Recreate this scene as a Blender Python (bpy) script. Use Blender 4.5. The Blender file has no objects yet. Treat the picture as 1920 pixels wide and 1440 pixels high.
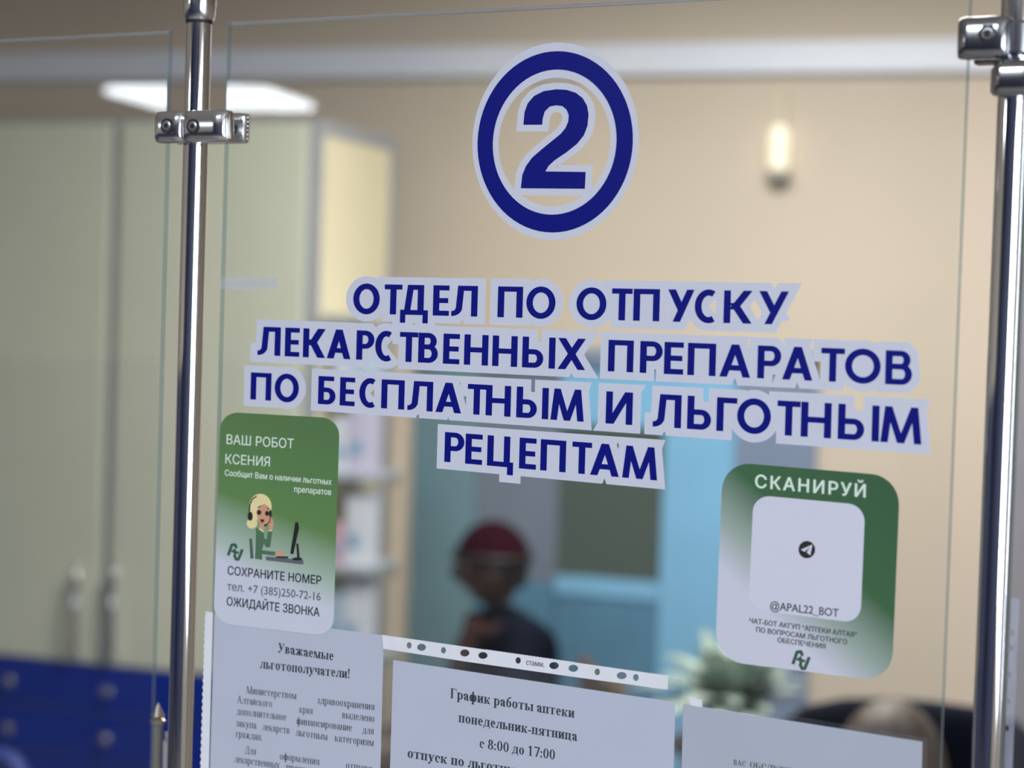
import bpy, bmesh, math, random
from mathutils import Vector, Matrix
from mathutils.geometry import delaunay_2d_cdt, tessellate_polygon

random.seed(7)
S = bpy.context.scene
COL = S.collection
PI = math.pi

# ------------------------------------------------------------------ camera, world, lights, exposure
F, CX, CY = 3734.0, 960.0, 720.0            # focal length and centre in pixels of the 1920 x 1440 frame
CAM_H = 2.0
YAW = math.radians(19.0)                    # camera turned left of the room's axis
PANE_YAW = math.radians(-9.54)              # glass screen turned against the room
PITCH, ROLL = 0.0328, 0.0317
PANE_D = 1.155                              # camera to plane of the glass

fwd = Vector((-math.sin(YAW) * math.cos(PITCH), math.cos(YAW) * math.cos(PITCH), -math.sin(PITCH)))
rgt0 = Vector((math.cos(YAW), math.sin(YAW), 0))
up0 = rgt0.cross(fwd)
rgt = rgt0 * math.cos(ROLL) + up0 * math.sin(ROLL)
upv = -rgt0 * math.sin(ROLL) + up0 * math.cos(ROLL)
CAM = Vector((0, 0, CAM_H))
cam_data = bpy.data.cameras.new('camera')
cam = bpy.data.objects.new('camera', cam_data)
COL.objects.link(cam)
cam.matrix_world = Matrix((
    (rgt.x, upv.x, -fwd.x, CAM.x), (rgt.y, upv.y, -fwd.y, CAM.y), (rgt.z, upv.z, -fwd.z, CAM.z), (0, 0, 0, 1)))
cam_data.sensor_width = 36.0
cam_data.lens = F / 1920.0 * 36.0
cam_data.clip_start = 0.05
cam_data.dof.use_dof = True
cam_data.dof.focus_distance = 1.325
cam_data.dof.aperture_fstop = 4.8
S.camera = cam

S.view_settings.view_transform = 'Standard'
S.view_settings.look = 'None'
S.view_settings.gamma = 1.0
S.view_settings.use_curve_mapping = False
S.view_settings.exposure = 0.45

w = bpy.data.worlds.new('world'); S.world = w; w.use_nodes = True
w.node_tree.nodes['Background'].inputs[0].default_value = (0.62, 0.72, 0.9, 1)
w.node_tree.nodes['Background'].inputs[1].default_value = 0.35


def area(name, loc, target, sx, sy, power, color):
    l = bpy.data.lights.new(name, 'AREA'); l.shape = 'RECTANGLE'; l.size = sx; l.size_y = sy
    l.energy = power; l.color = color
    o = bpy.data.objects.new(name, l); COL.objects.link(o); o.location = loc
    d = Vector(target) - Vector(loc)
    o.rotation_euler = d.to_track_quat('-Z', 'Y').to_euler()
    return o


# daylight through the window of the right-hand wall, and the ceiling lamps' light
area('window_daylight', (3.38, -2.4, 1.9), (0, -2.4, 1.75), 4.1, 1.7, 135, (0.84, 0.91, 1.0))
area('ceiling_light_staff', (-1.1, 4.6, 3.27), (-1.1, 4.6, 0), 1.2, 0.5, 66, (1.0, 0.96, 0.91))
area('ceiling_light_hall', (-1.2, -1.6, 3.22), (-1.2, -1.6, 0), 1.2, 0.5, 60, (0.92, 0.95, 1.0))


# ------------------------------------------------------------------ pixel <-> place
def ray(x, y):
    return (fwd + rgt * ((x - CX) / F) - upv * ((y - CY) / F))


cP, sP = math.cos(PANE_YAW), math.sin(PANE_YAW)
EU, EV = Vector((cP, sP, 0)), Vector((-sP, cP, 0))       # along the glass / away from the customer


def PX(x, y, v=0.0):
    """point of the glass plane (moved back by v) seen at pixel x, y -> (u, height)"""
    d = ray(x, y)
    t = (PANE_D + v) / d.dot(EV)
    p = d * t
    return p.dot(EU), CAM_H + p.z


def P2W(u, v, z):
    p = EU * u + EV * (PANE_D + v)
    return Vector((p.x, p.y, z))


def on_y(x, y, Y):
    d = ray(x, y); return CAM + d * (Y / d.y)


def on_x(x, y, X):
    d = ray(x, y); return CAM + d * (X / d.x)


def at_depth(x, y, D):
    return CAM + ray(x, y) * D


# ------------------------------------------------------------------ materials
MATS = {}


def mat(name, color, rough=0.55, metal=0.0, noise=0.0, nscale=6.0, emit=None, estr=0.0, spec=0.5, coat=0.0):
    if name in MATS: return MATS[name]
    m = bpy.data.materials.new(name); m.use_nodes = True
    nt = m.node_tree; b = nt.nodes['Principled BSDF']
    b.inputs['Base Color'].default_value = (*color, 1)
    b.inputs['Roughness'].default_value = rough
    b.inputs['Metallic'].default_value = metal
    b.inputs['Specular IOR Level'].default_value = spec
    b.inputs['Coat Weight'].default_value = coat
    if emit:
        b.inputs['Emission Color'].default_value = (*emit, 1)
        b.inputs['Emission Strength'].default_value = estr
    if noise > 0:
        tc = nt.nodes.new('ShaderNodeTexCoord'); n = nt.nodes.new('ShaderNodeTexNoise')
        n.inputs['Scale'].default_value = nscale; n.inputs['Detail'].default_value = 4
        r = nt.nodes.new('ShaderNodeValToRGB')
        r.color_ramp.elements[0].color = (*[c * (1 - noise) for c in color], 1)
        r.color_ramp.elements[1].color = (*[min(1, c * (1 + noise)) for c in color], 1)
        r.color_ramp.elements[0].position = 0.3; r.color_ramp.elements[1].position = 0.7
        nt.links.new(tc.outputs['Object'], n.inputs['Vector'])
        nt.links.new(n.outputs['Fac'], r.inputs['Fac'])
        nt.links.new(r.outputs['Color'], b.inputs['Base Color'])
    MATS[name] = m
    return m


def clear_mat(name, tint, haze, haze_col, ior=1.5, gl_rough=0.0):
    """thin clear sheet: what lies behind, plus its mirror reflection, plus a little diffuse colour"""
    m = bpy.data.materials.new(name); m.use_nodes = True
    nt = m.node_tree; nt.nodes.remove(nt.nodes['Principled BSDF'])
    out = nt.nodes['Material Output']
    tr = nt.nodes.new('ShaderNodeBsdfTransparent'); tr.inputs[0].default_value = (*tint, 1)
    gl = nt.nodes.new('ShaderNodeBsdfGlossy'); gl.inputs['Roughness'].default_value = gl_rough
    gl.inputs['Color'].default_value = (1, 1, 1, 1)
    df = nt.nodes.new('ShaderNodeBsdfDiffuse'); df.inputs[0].default_value = (*haze_col, 1)
    fr = nt.nodes.new('ShaderNodeFresnel')
    ge = nt.nodes.new('ShaderNodeNewGeometry'); mi = nt.nodes.new('ShaderNodeMix')      # same mirror share on both faces of the thin sheet
    mi.inputs['A'].default_value = ior; mi.inputs['B'].default_value = 1 / ior
    nt.links.new(ge.outputs['Backfacing'], mi.inputs['Factor']); nt.links.new(mi.outputs['Result'], fr.inputs[0])
    n = nt.nodes.new('ShaderNodeTexNoise'); n.inputs['Scale'].default_value = 3.0
    mr = nt.nodes.new('ShaderNodeMath'); mr.operation = 'MULTIPLY'; mr.inputs[1].default_value = 2 * haze
    m1 = nt.nodes.new('ShaderNodeMixShader'); m2 = nt.nodes.new('ShaderNodeMixShader')
    nt.links.new(n.outputs['Fac'], mr.inputs[0])
    nt.links.new(mr.outputs[0], m1.inputs[0])
    nt.links.new(tr.outputs[0], m1.inputs[1]); nt.links.new(df.outputs[0], m1.inputs[2])
    nt.links.new(fr.outputs[0], m2.inputs[0])
    nt.links.new(m1.outputs[0], m2.inputs[1]); nt.links.new(gl.outputs[0], m2.inputs[2])
    nt.links.new(m2.outputs[0], out.inputs[0])
    MATS[name] = m
    return m


def gradient_mat(name, stops, direction, rough=0.45):
    """print gradient laid over the sheet's own extent"""
    m = bpy.data.materials.new(name); m.use_nodes = True
    nt = m.node_tree; b = nt.nodes['Principled BSDF']; b.inputs['Roughness'].default_value = rough
    tc = nt.nodes.new('ShaderNodeTexCoord')
    vm = nt.nodes.new('ShaderNodeVectorMath'); vm.operation = 'DOT_PRODUCT'
    vm.inputs[1].default_value = direction
    r = nt.nodes.new('ShaderNodeValToRGB')
    el = r.color_ramp.elements
    while len(el) < len(stops): el.new(0.5)
    for e, (p, c) in zip(el, stops): e.position = p; e.color = (*c, 1)
    nt.links.new(tc.outputs['Generated'], vm.inputs[0]); nt.links.new(vm.outputs['Value'], r.inputs['Fac'])
    nt.links.new(r.outputs['Color'], b.inputs['Base Color'])
    MATS[name] = m
    return m


M_wall = mat('wall_paint', (0.63, 0.55, 0.45), 0.7, noise=0.02, nscale=2)
M_ceil = mat('ceiling_paint', (0.72, 0.70, 0.66), 0.8, noise=0.02)
M_floor = mat('floor_tile', (0.20, 0.18, 0.17), 0.35, noise=0.12, nscale=3)
M_hall = mat('dark_hall_tone', (0.05, 0.06, 0.12), 0.5, noise=0.05)  # dark tone added to the unseen hall so glass and chrome mirror less brightness
M_band = mat('white_trunking', (0.82, 0.87, 1.0), 0.45, noise=0.02)
M_chrome = mat('chrome', (0.86, 0.87, 0.9), 0.06, metal=1.0)
M_chrome3 = mat('cast_chrome_dark_reflection', (0.42, 0.43, 0.46), 0.15, metal=1.0)  # cast chrome with its dark reflections put into the colour
M_chrome2 = mat('cast_chrome', (0.8, 0.8, 0.82), 0.13, metal=1.0)
M_bolt = mat('dark_steel', (0.16, 0.17, 0.18), 0.3, metal=1.0)
M_black = mat('black_gap', (0.012, 0.012, 0.014), 0.6)
M_blue = mat('blue_vinyl', (0.002, 0.006, 0.19), 0.4, spec=0.15)
M_white = mat('white_vinyl', (0.60, 0.62, 0.73), 0.45, noise=0.015, nscale=30)
M_paper = mat('white_paper', (0.54, 0.57, 0.68), 0.75, noise=0.02, nscale=18)
M_paper2 = mat('white_paper_grey', (0.47, 0.50, 0.58), 0.75, noise=0.02, nscale=18)
M_ink = mat('black_ink', (0.012, 0.015, 0.035), 0.7)
M_inkg = mat('grey_ink', (0.10, 0.125, 0.15), 0.7)
M_inkd = mat('slate_ink', (0.035, 0.048, 0.06), 0.7)
M_inkw = mat('pale_print', (0.70, 0.82, 0.74), 0.5)
M_green = mat('green_print', (0.035, 0.10, 0.06), 0.5)
M_glass = clear_mat('screen_glass', (0.98, 0.99, 0.985), 0.003, (0.8, 0.85, 0.9), 1.45)
M_edge = clear_mat('glass_edge', (0.80, 0.85, 0.87), 0.08, (0.5, 0.60, 0.66), 1.15, 0.2)
M_edge_light = clear_mat('glass_edge_ground', (0.85, 0.87, 0.9), 0.16, (0.6, 0.62, 0.68), 1.2, 0.3)
M_film = clear_mat('sleeve_film', (0.97, 0.975, 0.98), 0.018, (0.85, 0.88, 0.95), 1.16, 0.1)
M_strip = mat('sleeve_strip', (0.74, 0.76, 0.82), 0.5, noise=0.03, nscale=60)
M_tape = clear_mat('tape', (0.92, 0.94, 0.98), 0.16, (0.78, 0.82, 0.95), 1.4, 0.15)


# ------------------------------------------------------------------ object helpers
def link(name, me, m, parent=None):
    o = bpy.data.objects.new(name, me); COL.objects.link(o)
    if m is not None and not me.materials: me.materials.append(m)
    if parent is not None: o.parent = parent
    return o


def thing(name, label, cat, loc=(0, 0, 0), rotz=0.0, group=None):
    o = bpy.data.objects.new(name, None); COL.objects.link(o)
    o.empty_display_size = 0.05
    o.location = loc; o.rotation_euler = (0, 0, rotz)
    o['label'] = label; o['category'] = cat
    if group: o['group'] = group
    return o


def tag(o, label, cat, group=None):
    o['label'] = label; o['category'] = cat
    if group: o['group'] = group
    return o


def struct(o):
    o['kind'] = 'structure'; return o


class MB:
    """collects shapes into ONE mesh"""
    def __init__(s): s.bm = bmesh.new()

    def box(s, x0, y0, z0, x1, y1, z1, bev=0.0, seg=2):
        b = bmesh.new()
        bmesh.ops.create_cube(b, size=1)
        for v in b.verts:
            v.co = Vector(((x0 + x1) / 2 + v.co.x * (x1 - x0), (y0 + y1) / 2 + v.co.y * (y1 - y0), (z0 + z1) / 2 + v.co.z * (z1 - z0)))
        if bev > 0:
            bmesh.ops.bevel(b, geom=b.edges[:], offset=bev, segments=seg, profile=0.5, affect='EDGES')
        s._add(b); return s

    def _add(s, b):
        me = bpy.data.meshes.new('tmp'); b.to_mesh(me); b.free()
        s.bm.from_mesh(me); bpy.data.meshes.remove(me)

    def tube(s, pts, r, n=16, caps=True):
        pts = [Vector(p) for p in pts]
        rs = r if isinstance(r, (list, tuple)) else [r] * len(pts)
        rings = []
        prev = None
        for i, p in enumerate(pts):
            a = pts[max(0, i - 1)]; c = pts[min(len(pts) - 1, i + 1)]
            t = (c - a).normalized()
            if prev is None:
                ref = Vector((0, 0, 1)) if abs(t.z) < 0.9 else Vector((1, 0, 0))
                nx = t.cross(ref).normalized()
            else:
                nx = (prev - t * prev.dot(t)).normalized()
            prev = nx; ny = t.cross(nx)
            rings.append([s.bm.verts.new(p + (nx * math.cos(2 * PI * k / n) + ny * math.sin(2 * PI * k / n)) * rs[i]) for k in range(n)])
        for a, b in zip(rings, rings[1:]):
            for k in range(n):
                s.bm.faces.new((a[k], a[(k + 1) % n], b[(k + 1) % n], b[k]))
        if caps:
            s.bm.faces.new(rings[0][::-1]); s.bm.faces.new(rings[-1])
        return s

    def lathe(s, prof, centre=(0, 0, 0), n=28, axis='Z'):
        c = Vector(centre); rings = []
        for (r, h) in prof:
            ring = []
            for k in range(n):
                a = 2 * PI * k / n
                if axis == 'Z': p = Vector((r * math.cos(a), r * math.sin(a), h))
                elif axis == 'Y': p = Vector((r * math.cos(a), h, r * math.sin(a)))
                else: p = Vector((h, r * math.cos(a), r * math.sin(a)))
                ring.append(s.bm.verts.new(c + p))
            rings.append(ring)
        for a, b in zip(rings, rings[1:]):
            for k in range(n): s.bm.faces.new((a[k], a[(k + 1) % n], b[(k + 1) % n], b[k]))
        s.bm.faces.new(rings[0][::-1]); s.bm.faces.new(rings[-1])
        return s

    def sphere(s, c, r, sc=(1, 1, 1), seg=20):
        b = bmesh.new(); bmesh.ops.create_uvsphere(b, u_segments=seg, v_segments=seg // 2, radius=r)
        for v in b.verts: v.co = Vector((v.co.x * sc[0], v.co.y * sc[1], v.co.z * sc[2])) + Vector(c)
        s._add(b); return s

    def prism(s, poly, y0, y1):
        """outline in x, z pushed from y0 to y1"""
        a = [s.bm.verts.new((p[0], y0, p[1])) for p in poly]; b = [s.bm.verts.new((p[0], y1, p[1])) for p in poly]
        n = len(poly)
        for k in range(n): s.bm.faces.new((a[k], a[(k + 1) % n], b[(k + 1) % n], b[k]))
        s.bm.faces.new(a); s.bm.faces.new(b[::-1])
        return s

    def build(s, name, m, parent=None, smooth=False, offset=None):
        bmesh.ops.recalc_face_normals(s.bm, faces=s.bm.faces[:])
        if offset is not None:
            for v in s.bm.verts: v.co -= Vector(offset)
        me = bpy.data.meshes.new(name); s.bm.to_mesh(me); s.bm.free()
        if smooth:
            for p in me.polygons: p.use_smooth = True
            try: me.set_sharp_from_angle(angle=math.radians(38))
            except Exception: pass
        return link(name, me, m, parent)


class PaneThing:
    """a thing standing in the glass screen's own frame: u along it, v behind it, z up"""
    def __init__(s, name, label, cat, u, z, v=0.0, group=None):
        s.o = (u, v, z)
        s.root = thing(name, label, cat, P2W(u, v, z), PANE_YAW, group)

    def build(s, mb, name, m, smooth=False, parent=None):
        return mb.build(name, m, parent or s.root, smooth, s.o)


# flat printed shapes: outlines in pixels of the photo, laid on the glass plane
def poly_union(add, sub=()):
    """exact union of outlines (minus holes) -> vertices, triangles"""
    vs, fs = [], []
    for p in list(add) + list(sub):
        if sum(p[i - 1][0] * p[i][1] - p[i][0] * p[i - 1][1] for i in range(len(p))) < 0: p = p[::-1]
        fs.append(list(range(len(vs), len(vs) + len(p)))); vs += [Vector((float(a), float(b))) for a, b in p]
    na = len(add)
    ov, oe, of, _, _, off = delaunay_2d_cdt(vs, [], fs, 0, 1e-4)
    tr = [f for f, src in zip(of, off) if any(i < na for i in src) and not any(i >= na for i in src)]
    return [(v.x, v.y) for v in ov], tr


def sheet(pt, name, polys, m, v_front, thick=0.00012, sub=(), parent=None, raw=None):
    """thin sheet on the glass: front at v_front, its thickness behind it"""
    vs, tr = raw if raw else poly_union(polys, sub)
    bm = bmesh.new()
    used = sorted({i for f in tr for i in f}); ix = {}
    o = pt.o
    fr, bk = {}, {}
    for i in used:
        u, z = PX(vs[i][0], vs[i][1]); dv = v_front + (vs[i][2] if len(vs[i]) > 2 else 0.0)
        fr[i] = bm.verts.new((u - o[0], dv - o[1], z - o[2]))
        bk[i] = bm.verts.new((u - o[0], dv + thick - o[1], z - o[2]))
    cnt = {}
    for f in tr:
        n = len(f)
        if n < 3: continue
        a, b, c = (fr[f[0]].co, fr[f[1]].co, fr[f[2]].co)
        order = f if (b - a).cross(c - a).y < 0 else f[::-1]
        try:
            bm.faces.new([fr[i] for i in order]); bm.faces.new([bk[i] for i in order[::-1]])
        except ValueError:
            continue
        for k in range(n):
            e = (order[k], order[(k + 1) % n]); cnt[e] = 1
    for (a, b) in cnt:
        if (b, a) not in cnt:
            try: bm.faces.new((fr[b], fr[a], bk[a], bk[b]))
            except ValueError: pass
    me = bpy.data.meshes.new(name); bm.to_mesh(me); bm.free()
    return link(name, me, m, parent or pt.root)


# ---- outline primitives
def arc(cx, cy, rx, ry, tx, ty, a0=0.0, a1=360.0, n=None):
    """ring sector as outlines; tx, ty = thickness at the sides / at top and bottom"""
    out = []
    span = a1 - a0
    parts = max(1, math.ceil(abs(span) / 120.0))
    for q in range(parts):
        s0 = math.radians(a0 + span * q / parts); s1 = math.radians(a0 + span * (q + 1) / parts)
        k = n or max(5, int(abs(s1 - s0) * 7))
        o_ = [(cx + rx * math.cos(s0 + (s1 - s0) * i / k), cy + ry * math.sin(s0 + (s1 - s0) * i / k)) for i in range(k + 1)]
        irx, iry = rx - tx, ry - ty
        if irx <= 0.005 or iry <= 0.005:
            i_ = [(cx, cy)]
        else:
            i_ = [(cx + irx * math.cos(s1 + (s0 - s1) * i / k), cy + iry * math.sin(s1 + (s0 - s1) * i / k)) for i in range(k + 1)]
        out.append(o_ + i_)
    return out


def rect(x0, y0, x1, y1): return [(x0, y0), (x1, y0), (x1, y1), (x0, y1)]


def ell(cx, cy, rx, ry, n=28): return [(cx + rx * math.cos(2 * PI * k / n), cy + ry * math.sin(2 * PI * k / n)) for k in range(n)]


def line(x0, y0, x1, y1, wd):
    d = Vector((x1 - x0, y1 - y0)); L = d.length or 1
    nx, ny = -d.y / L * wd / 2, d.x / L * wd / 2
    return [(x0 + nx, y0 + ny), (x0 - nx, y0 - ny), (x1 - nx, y1 - ny), (x1 + nx, y1 + ny)]


def pline(pts, wd):
    out = [line(*a, *b, wd) for a, b in zip(pts, pts[1:])]
    out += [ell(x, y, wd / 2, wd / 2, 10) for x, y in pts[1:-1]]
    return out


def rrect_uv(rx, ry, n=7):
    pts = []
    for (cx, cy, a) in ((1 - rx, 1 - ry, 0), (rx, 1 - ry, 90), (rx, ry, 180), (1 - rx, ry, 270)):
        for i in range(n + 1):
            t = math.radians(a + 90 * i / n); pts.append((cx + rx * math.cos(t), cy + ry * math.sin(t)))
    return pts


def quad_map(q):
    """unit square -> four pixels: top-left, top-right, bottom-right, bottom-left (s right, t up)"""
    (tl, tr_, br, bl) = q
    def f(s, t):
        return (bl[0] * (1 - s) * (1 - t) + br[0] * s * (1 - t) + tl[0] * (1 - s) * t + tr_[0] * s * t,
                bl[1] * (1 - s) * (1 - t) + br[1] * s * (1 - t) + tl[1] * (1 - s) * t + tr_[1] * s * t)
    return f


# ------------------------------------------------------------------ sans text from the built-in font
_cap = [None]


def font_mesh(txt, bold=0.0, spacing=1.0):
    """letter outlines of the built-in font, filled exactly -> vertices (x, y, layer), triangles"""
    cu = bpy.data.curves.new('text', 'FONT'); cu.body = txt; cu.size = 1.0; cu.fill_mode = 'NONE'
    cu.space_character = spacing; cu.resolution_u = 4
    o = bpy.data.objects.new('text', cu); COL.objects.link(o)
    dg = bpy.context.evaluated_depsgraph_get()
    me = bpy.data.meshes.new_from_object(o.evaluated_get(dg))
    nb = {}
    for e in me.edges:
        a, b = e.vertices; nb.setdefault(a, []).append(b); nb.setdefault(b, []).append(a)
    loops, seen = [], set()
    for st_ in nb:
        if st_ in seen: continue
        lp, prev, cur = [], None, st_
        while cur not in seen:
            seen.add(cur); lp.append(cur)
            nx = [q for q in nb[cur] if q != prev and q not in seen]
            if not nx: break
            prev, cur = cur, nx[0]
        if len(lp) > 2: loops.append([(me.vertices[q].co.x, me.vertices[q].co.y) for q in sorted(lp)])
    bpy.data.objects.remove(o); bpy.data.curves.remove(cu); bpy.data.meshes.remove(me)

    # non-zero winding fill: overlapping strokes of a letter stay filled, counters stay open
    pv, pe, bbs = [], [], []
    for q in loops:
        n0 = len(pv); pv += [Vector(p) for p in q]; pe += [(n0 + k, n0 + (k + 1) % len(q)) for k in range(len(q))]
        bbs.append((min(p[0] for p in q), max(p[0] for p in q), min(p[1] for p in q), max(p[1] for p in q)))
    ov, _, of, _, _, _ = delaunay_2d_cdt(pv, pe, [], 0, 1e-5)

    def wind(p):
        wn = 0
        for q, (bx0, bx1, by0, by1) in zip(loops, bbs):
            if not (bx0 < p[0] < bx1 and by0 < p[1] < by1): continue
            for k in range(len(q)):
                (x1, y1), (x2, y2) = q[k - 1], q[k]
                if (y1 <= p[1]) != (y2 <= p[1]):
                    if x1 + (p[1] - y1) * (x2 - x1) / (y2 - y1) > p[0]: wn += 1 if y2 > y1 else -1
        return wn
    vs = [(v.x, v.y) for v in ov]
    fs = [list(f) for f in of if wind((sum(vs[i][0] for i in f) / len(f), sum(vs[i][1] for i in f) / len(f))) != 0]
    vs = [(a, b, 0.0) for a, b in vs]
    if bold > 0:                                          # heavier cut: the same letters printed again a hair beside
        v0, f0, n = list(vs), list(fs), len(vs)
        vs, fs = [], []
        for k, (dx, dy) in enumerate(((-1, 0), (1, 0), (0, -0.7), (0, 0.7))):
            vs += [(a + dx * bold, b + dy * bold, k * 4e-6) for a, b, _ in v0]; fs += [[i + k * n for i in f] for f in f0]
    return vs, fs


def sans(pt, name, txt, x0, y0, x1, y1, cap, m, v, bold=0.0, spacing=1.0, parent=None, lean=0.03):
    """txt with its baseline from pixel (x0, y0) to (x1, y1), capitals cap pixels tall"""
    if _cap[0] is None:
        a, _ = font_mesh('Н'); _cap[0] = max(p[1] for p in a)
    vs, fs = font_mesh(txt, bold, spacing)
    lo = min(p[0] for p in vs); hi = max(p[0] for p in vs)
    out = []
    for (a, b, dv) in vs:
        s = (a - lo) / (hi - lo); t = b / _cap[0] * cap
        out.append((x0 + (x1 - x0) * s + lean * t, y0 + (y1 - y0) * s - t, dv))
    return sheet(pt, name, None, m, v, 0.00003, parent=parent, raw=(out, fs))


# ------------------------------------------------------------------ heavy geometric capitals for the heading
def para(xb, xt, wd, y0=0.0, y1=1.0): return ('d', xb, xt, wd, y0, y1)


def cap_glyph(ch, W, s=0.205, b=0.165):
    """primitives of a capital of height 1 and width W: r = bar, d = slanted stroke, a = ring sector"""
    R = lambda x0, y0, x1, y1: ('r', x0, y0, x1, y1)
    if ch == 'О': return [('a', W / 2, 0.5, W / 2, 0.52, s, b * 1.15, 0, 360)]
    if ch == 'С': return [('a', W * 0.58, 0.5, W * 0.58, 0.52, s, b * 1.15, 62, 298)]
    if ch == 'Т': return [R(0, 1 - b, W, 1), R(W / 2 - s / 2, 0, W / 2 + s / 2, 1)]
    if ch == 'П': return [R(0, 0, s, 1), R(W - s, 0, W, 1), R(0, 1 - b, W, 1)]
    if ch == 'Г': return [R(0, 0, s, 1), R(0, 1 - b, W, 1)]
    if ch == 'Е': return [R(0, 0, s, 1), R(0, 1 - b, W, 1), R(0, 0, W, b), R(0, 0.5 - b / 2, W * 0.94, 0.5 + b / 2)]
    if ch == 'Н': return [R(0, 0, s, 1), R(W - s, 0, W, 1), R(0, 0.5 - b / 2, W, 0.5 + b / 2)]
    if ch == 'Д': return [R(0, -0.27, s * 0.85, b), R(W - s * 0.85, -0.27, W, b), R(0, 0, W, b),
                          R(W * 0.62, 0, W * 0.62 + s, 1), para(W * 0.12, W * 0.26, s, 0, 1), R(W * 0.26, 1 - b, W * 0.62 + s, 1)]
    if ch == 'Ц': return [R(0, 0, s, 1), R(W * 0.87 - s, 0, W * 0.87, 1), R(0, 0, W, b), R(W - s * 0.95, -0.25, W, b)]
    if ch == 'Л': return [R(W - s, 0, W, 1), R(W * 0.24, 1 - b, W, 1), para(W * 0.165, W * 0.24, s, 0.2, 1),
                          ('a', 0.02, 0.28, W * 0.165 + s - 0.02, 0.28, s, b, 270, 345), R(-0.0, 0.0, 0.06, b)]
    if ch == 'У': return [para(W * 0.2, W - s * 1.1, s * 1.1), para(W * 0.38, 0, s * 1.15, 0.36, 1)]
    if ch == 'К': return [R(0, 0, s, 1), para(s * 0.75, W - s * 1.3, s * 1.3, 0.42, 1), para(W - s * 1.3, s * 0.8, s * 1.3, 0, 0.62)]
    if ch == 'А': return [para(0, W / 2 - s * 0.56, s * 1.12), para(W - s * 1.12, W / 2 - s * 0.56, s * 1.12), R(W * 0.22, 0.2, W * 0.78, 0.2 + b)]
    if ch == 'Х': return [para(0, W - s * 1.2, s * 1.2), para(W - s * 1.2, 0, s * 1.2)]
    if ch == 'И': return [R(0, 0, s, 1), R(W - s, 0, W, 1), para(s * 0.1, W - s * 1.2, s * 1.1)]
    if ch == 'М': return [para(0, W * 0.1, s), para(W - s, W * 0.9 - s, s), para(W / 2 - s / 2, W * 0.1, s * 0.95, 0, 1), para(W / 2 - s / 2, W * 0.9 - s * 0.95, s * 0.95, 0, 1)]
    def bowl(x0, x1, y0, y1):
        h = (y1 - y0) / 2; r = min(h, (x1 - x0) * 0.62); c = (y0 + y1) / 2
        return [R(x0, y1 - b, x1 - r, y1), R(x0, y0, x1 - r, y0 + b), ('a', x1 - r, c, r, h, s, b, -90, 90)]
    if ch == 'Р': return [R(0, 0, s, 1)] + bowl(0, W, 0.38, 1)
    if ch == 'В': return [R(0, 0, s, 1)] + bowl(0, W * 0.93, 0.45, 1) + bowl(0, W, 0, 0.45 + b)
    if ch == 'Б': return [R(0, 0, s, 1), R(0, 1 - b, W * 0.9, 1)] + bowl(0, W, 0, 0.6)
    if ch == 'Ь': return [R(0, 0, s, 1)] + bowl(0, W, 0, 0.6)
    if ch == 'Ы': return [R(0, 0, s, 1)] + bowl(0, W * 0.64, 0, 0.6) + [R(W - s, 0, W, 1)]
    raise KeyError(ch)


def prim_polys(pr, grow=0.0):
    out = []
    g = grow
    for p in pr:
        if p[0] == 'r': out.append(rect(p[1] - g, p[2] - g, p[3] + g, p[4] + g))
        elif p[0] == 'd':
            _, xb, xt, wd, y0, y1 = p
            k = (xt - xb) / (y1 - y0); e = g * math.sqrt(1 + k * k) * 0.92
            out.append([(xb - k * g - e, y0 - g), (xb - k * g + wd + e, y0 - g), (xt + k * g + wd + e, y1 + g), (xt + k * g - e, y1 + g)])
        else:
            _, cx, cy, rx, ry, tx, ty, a0, a1 = p
            if g > 0:
                ex = 0 if a1 - a0 >= 360 else 18
                out += [ell(cx, cy, rx + g, ry + g, 40)] if ex == 0 else arc(cx, cy, rx + g, ry + g, rx + g, ry + g, a0 - ex, a1 + ex)
            else: out += arc(cx, cy, rx, ry, tx, ty, a0, a1)
    return out


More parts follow.
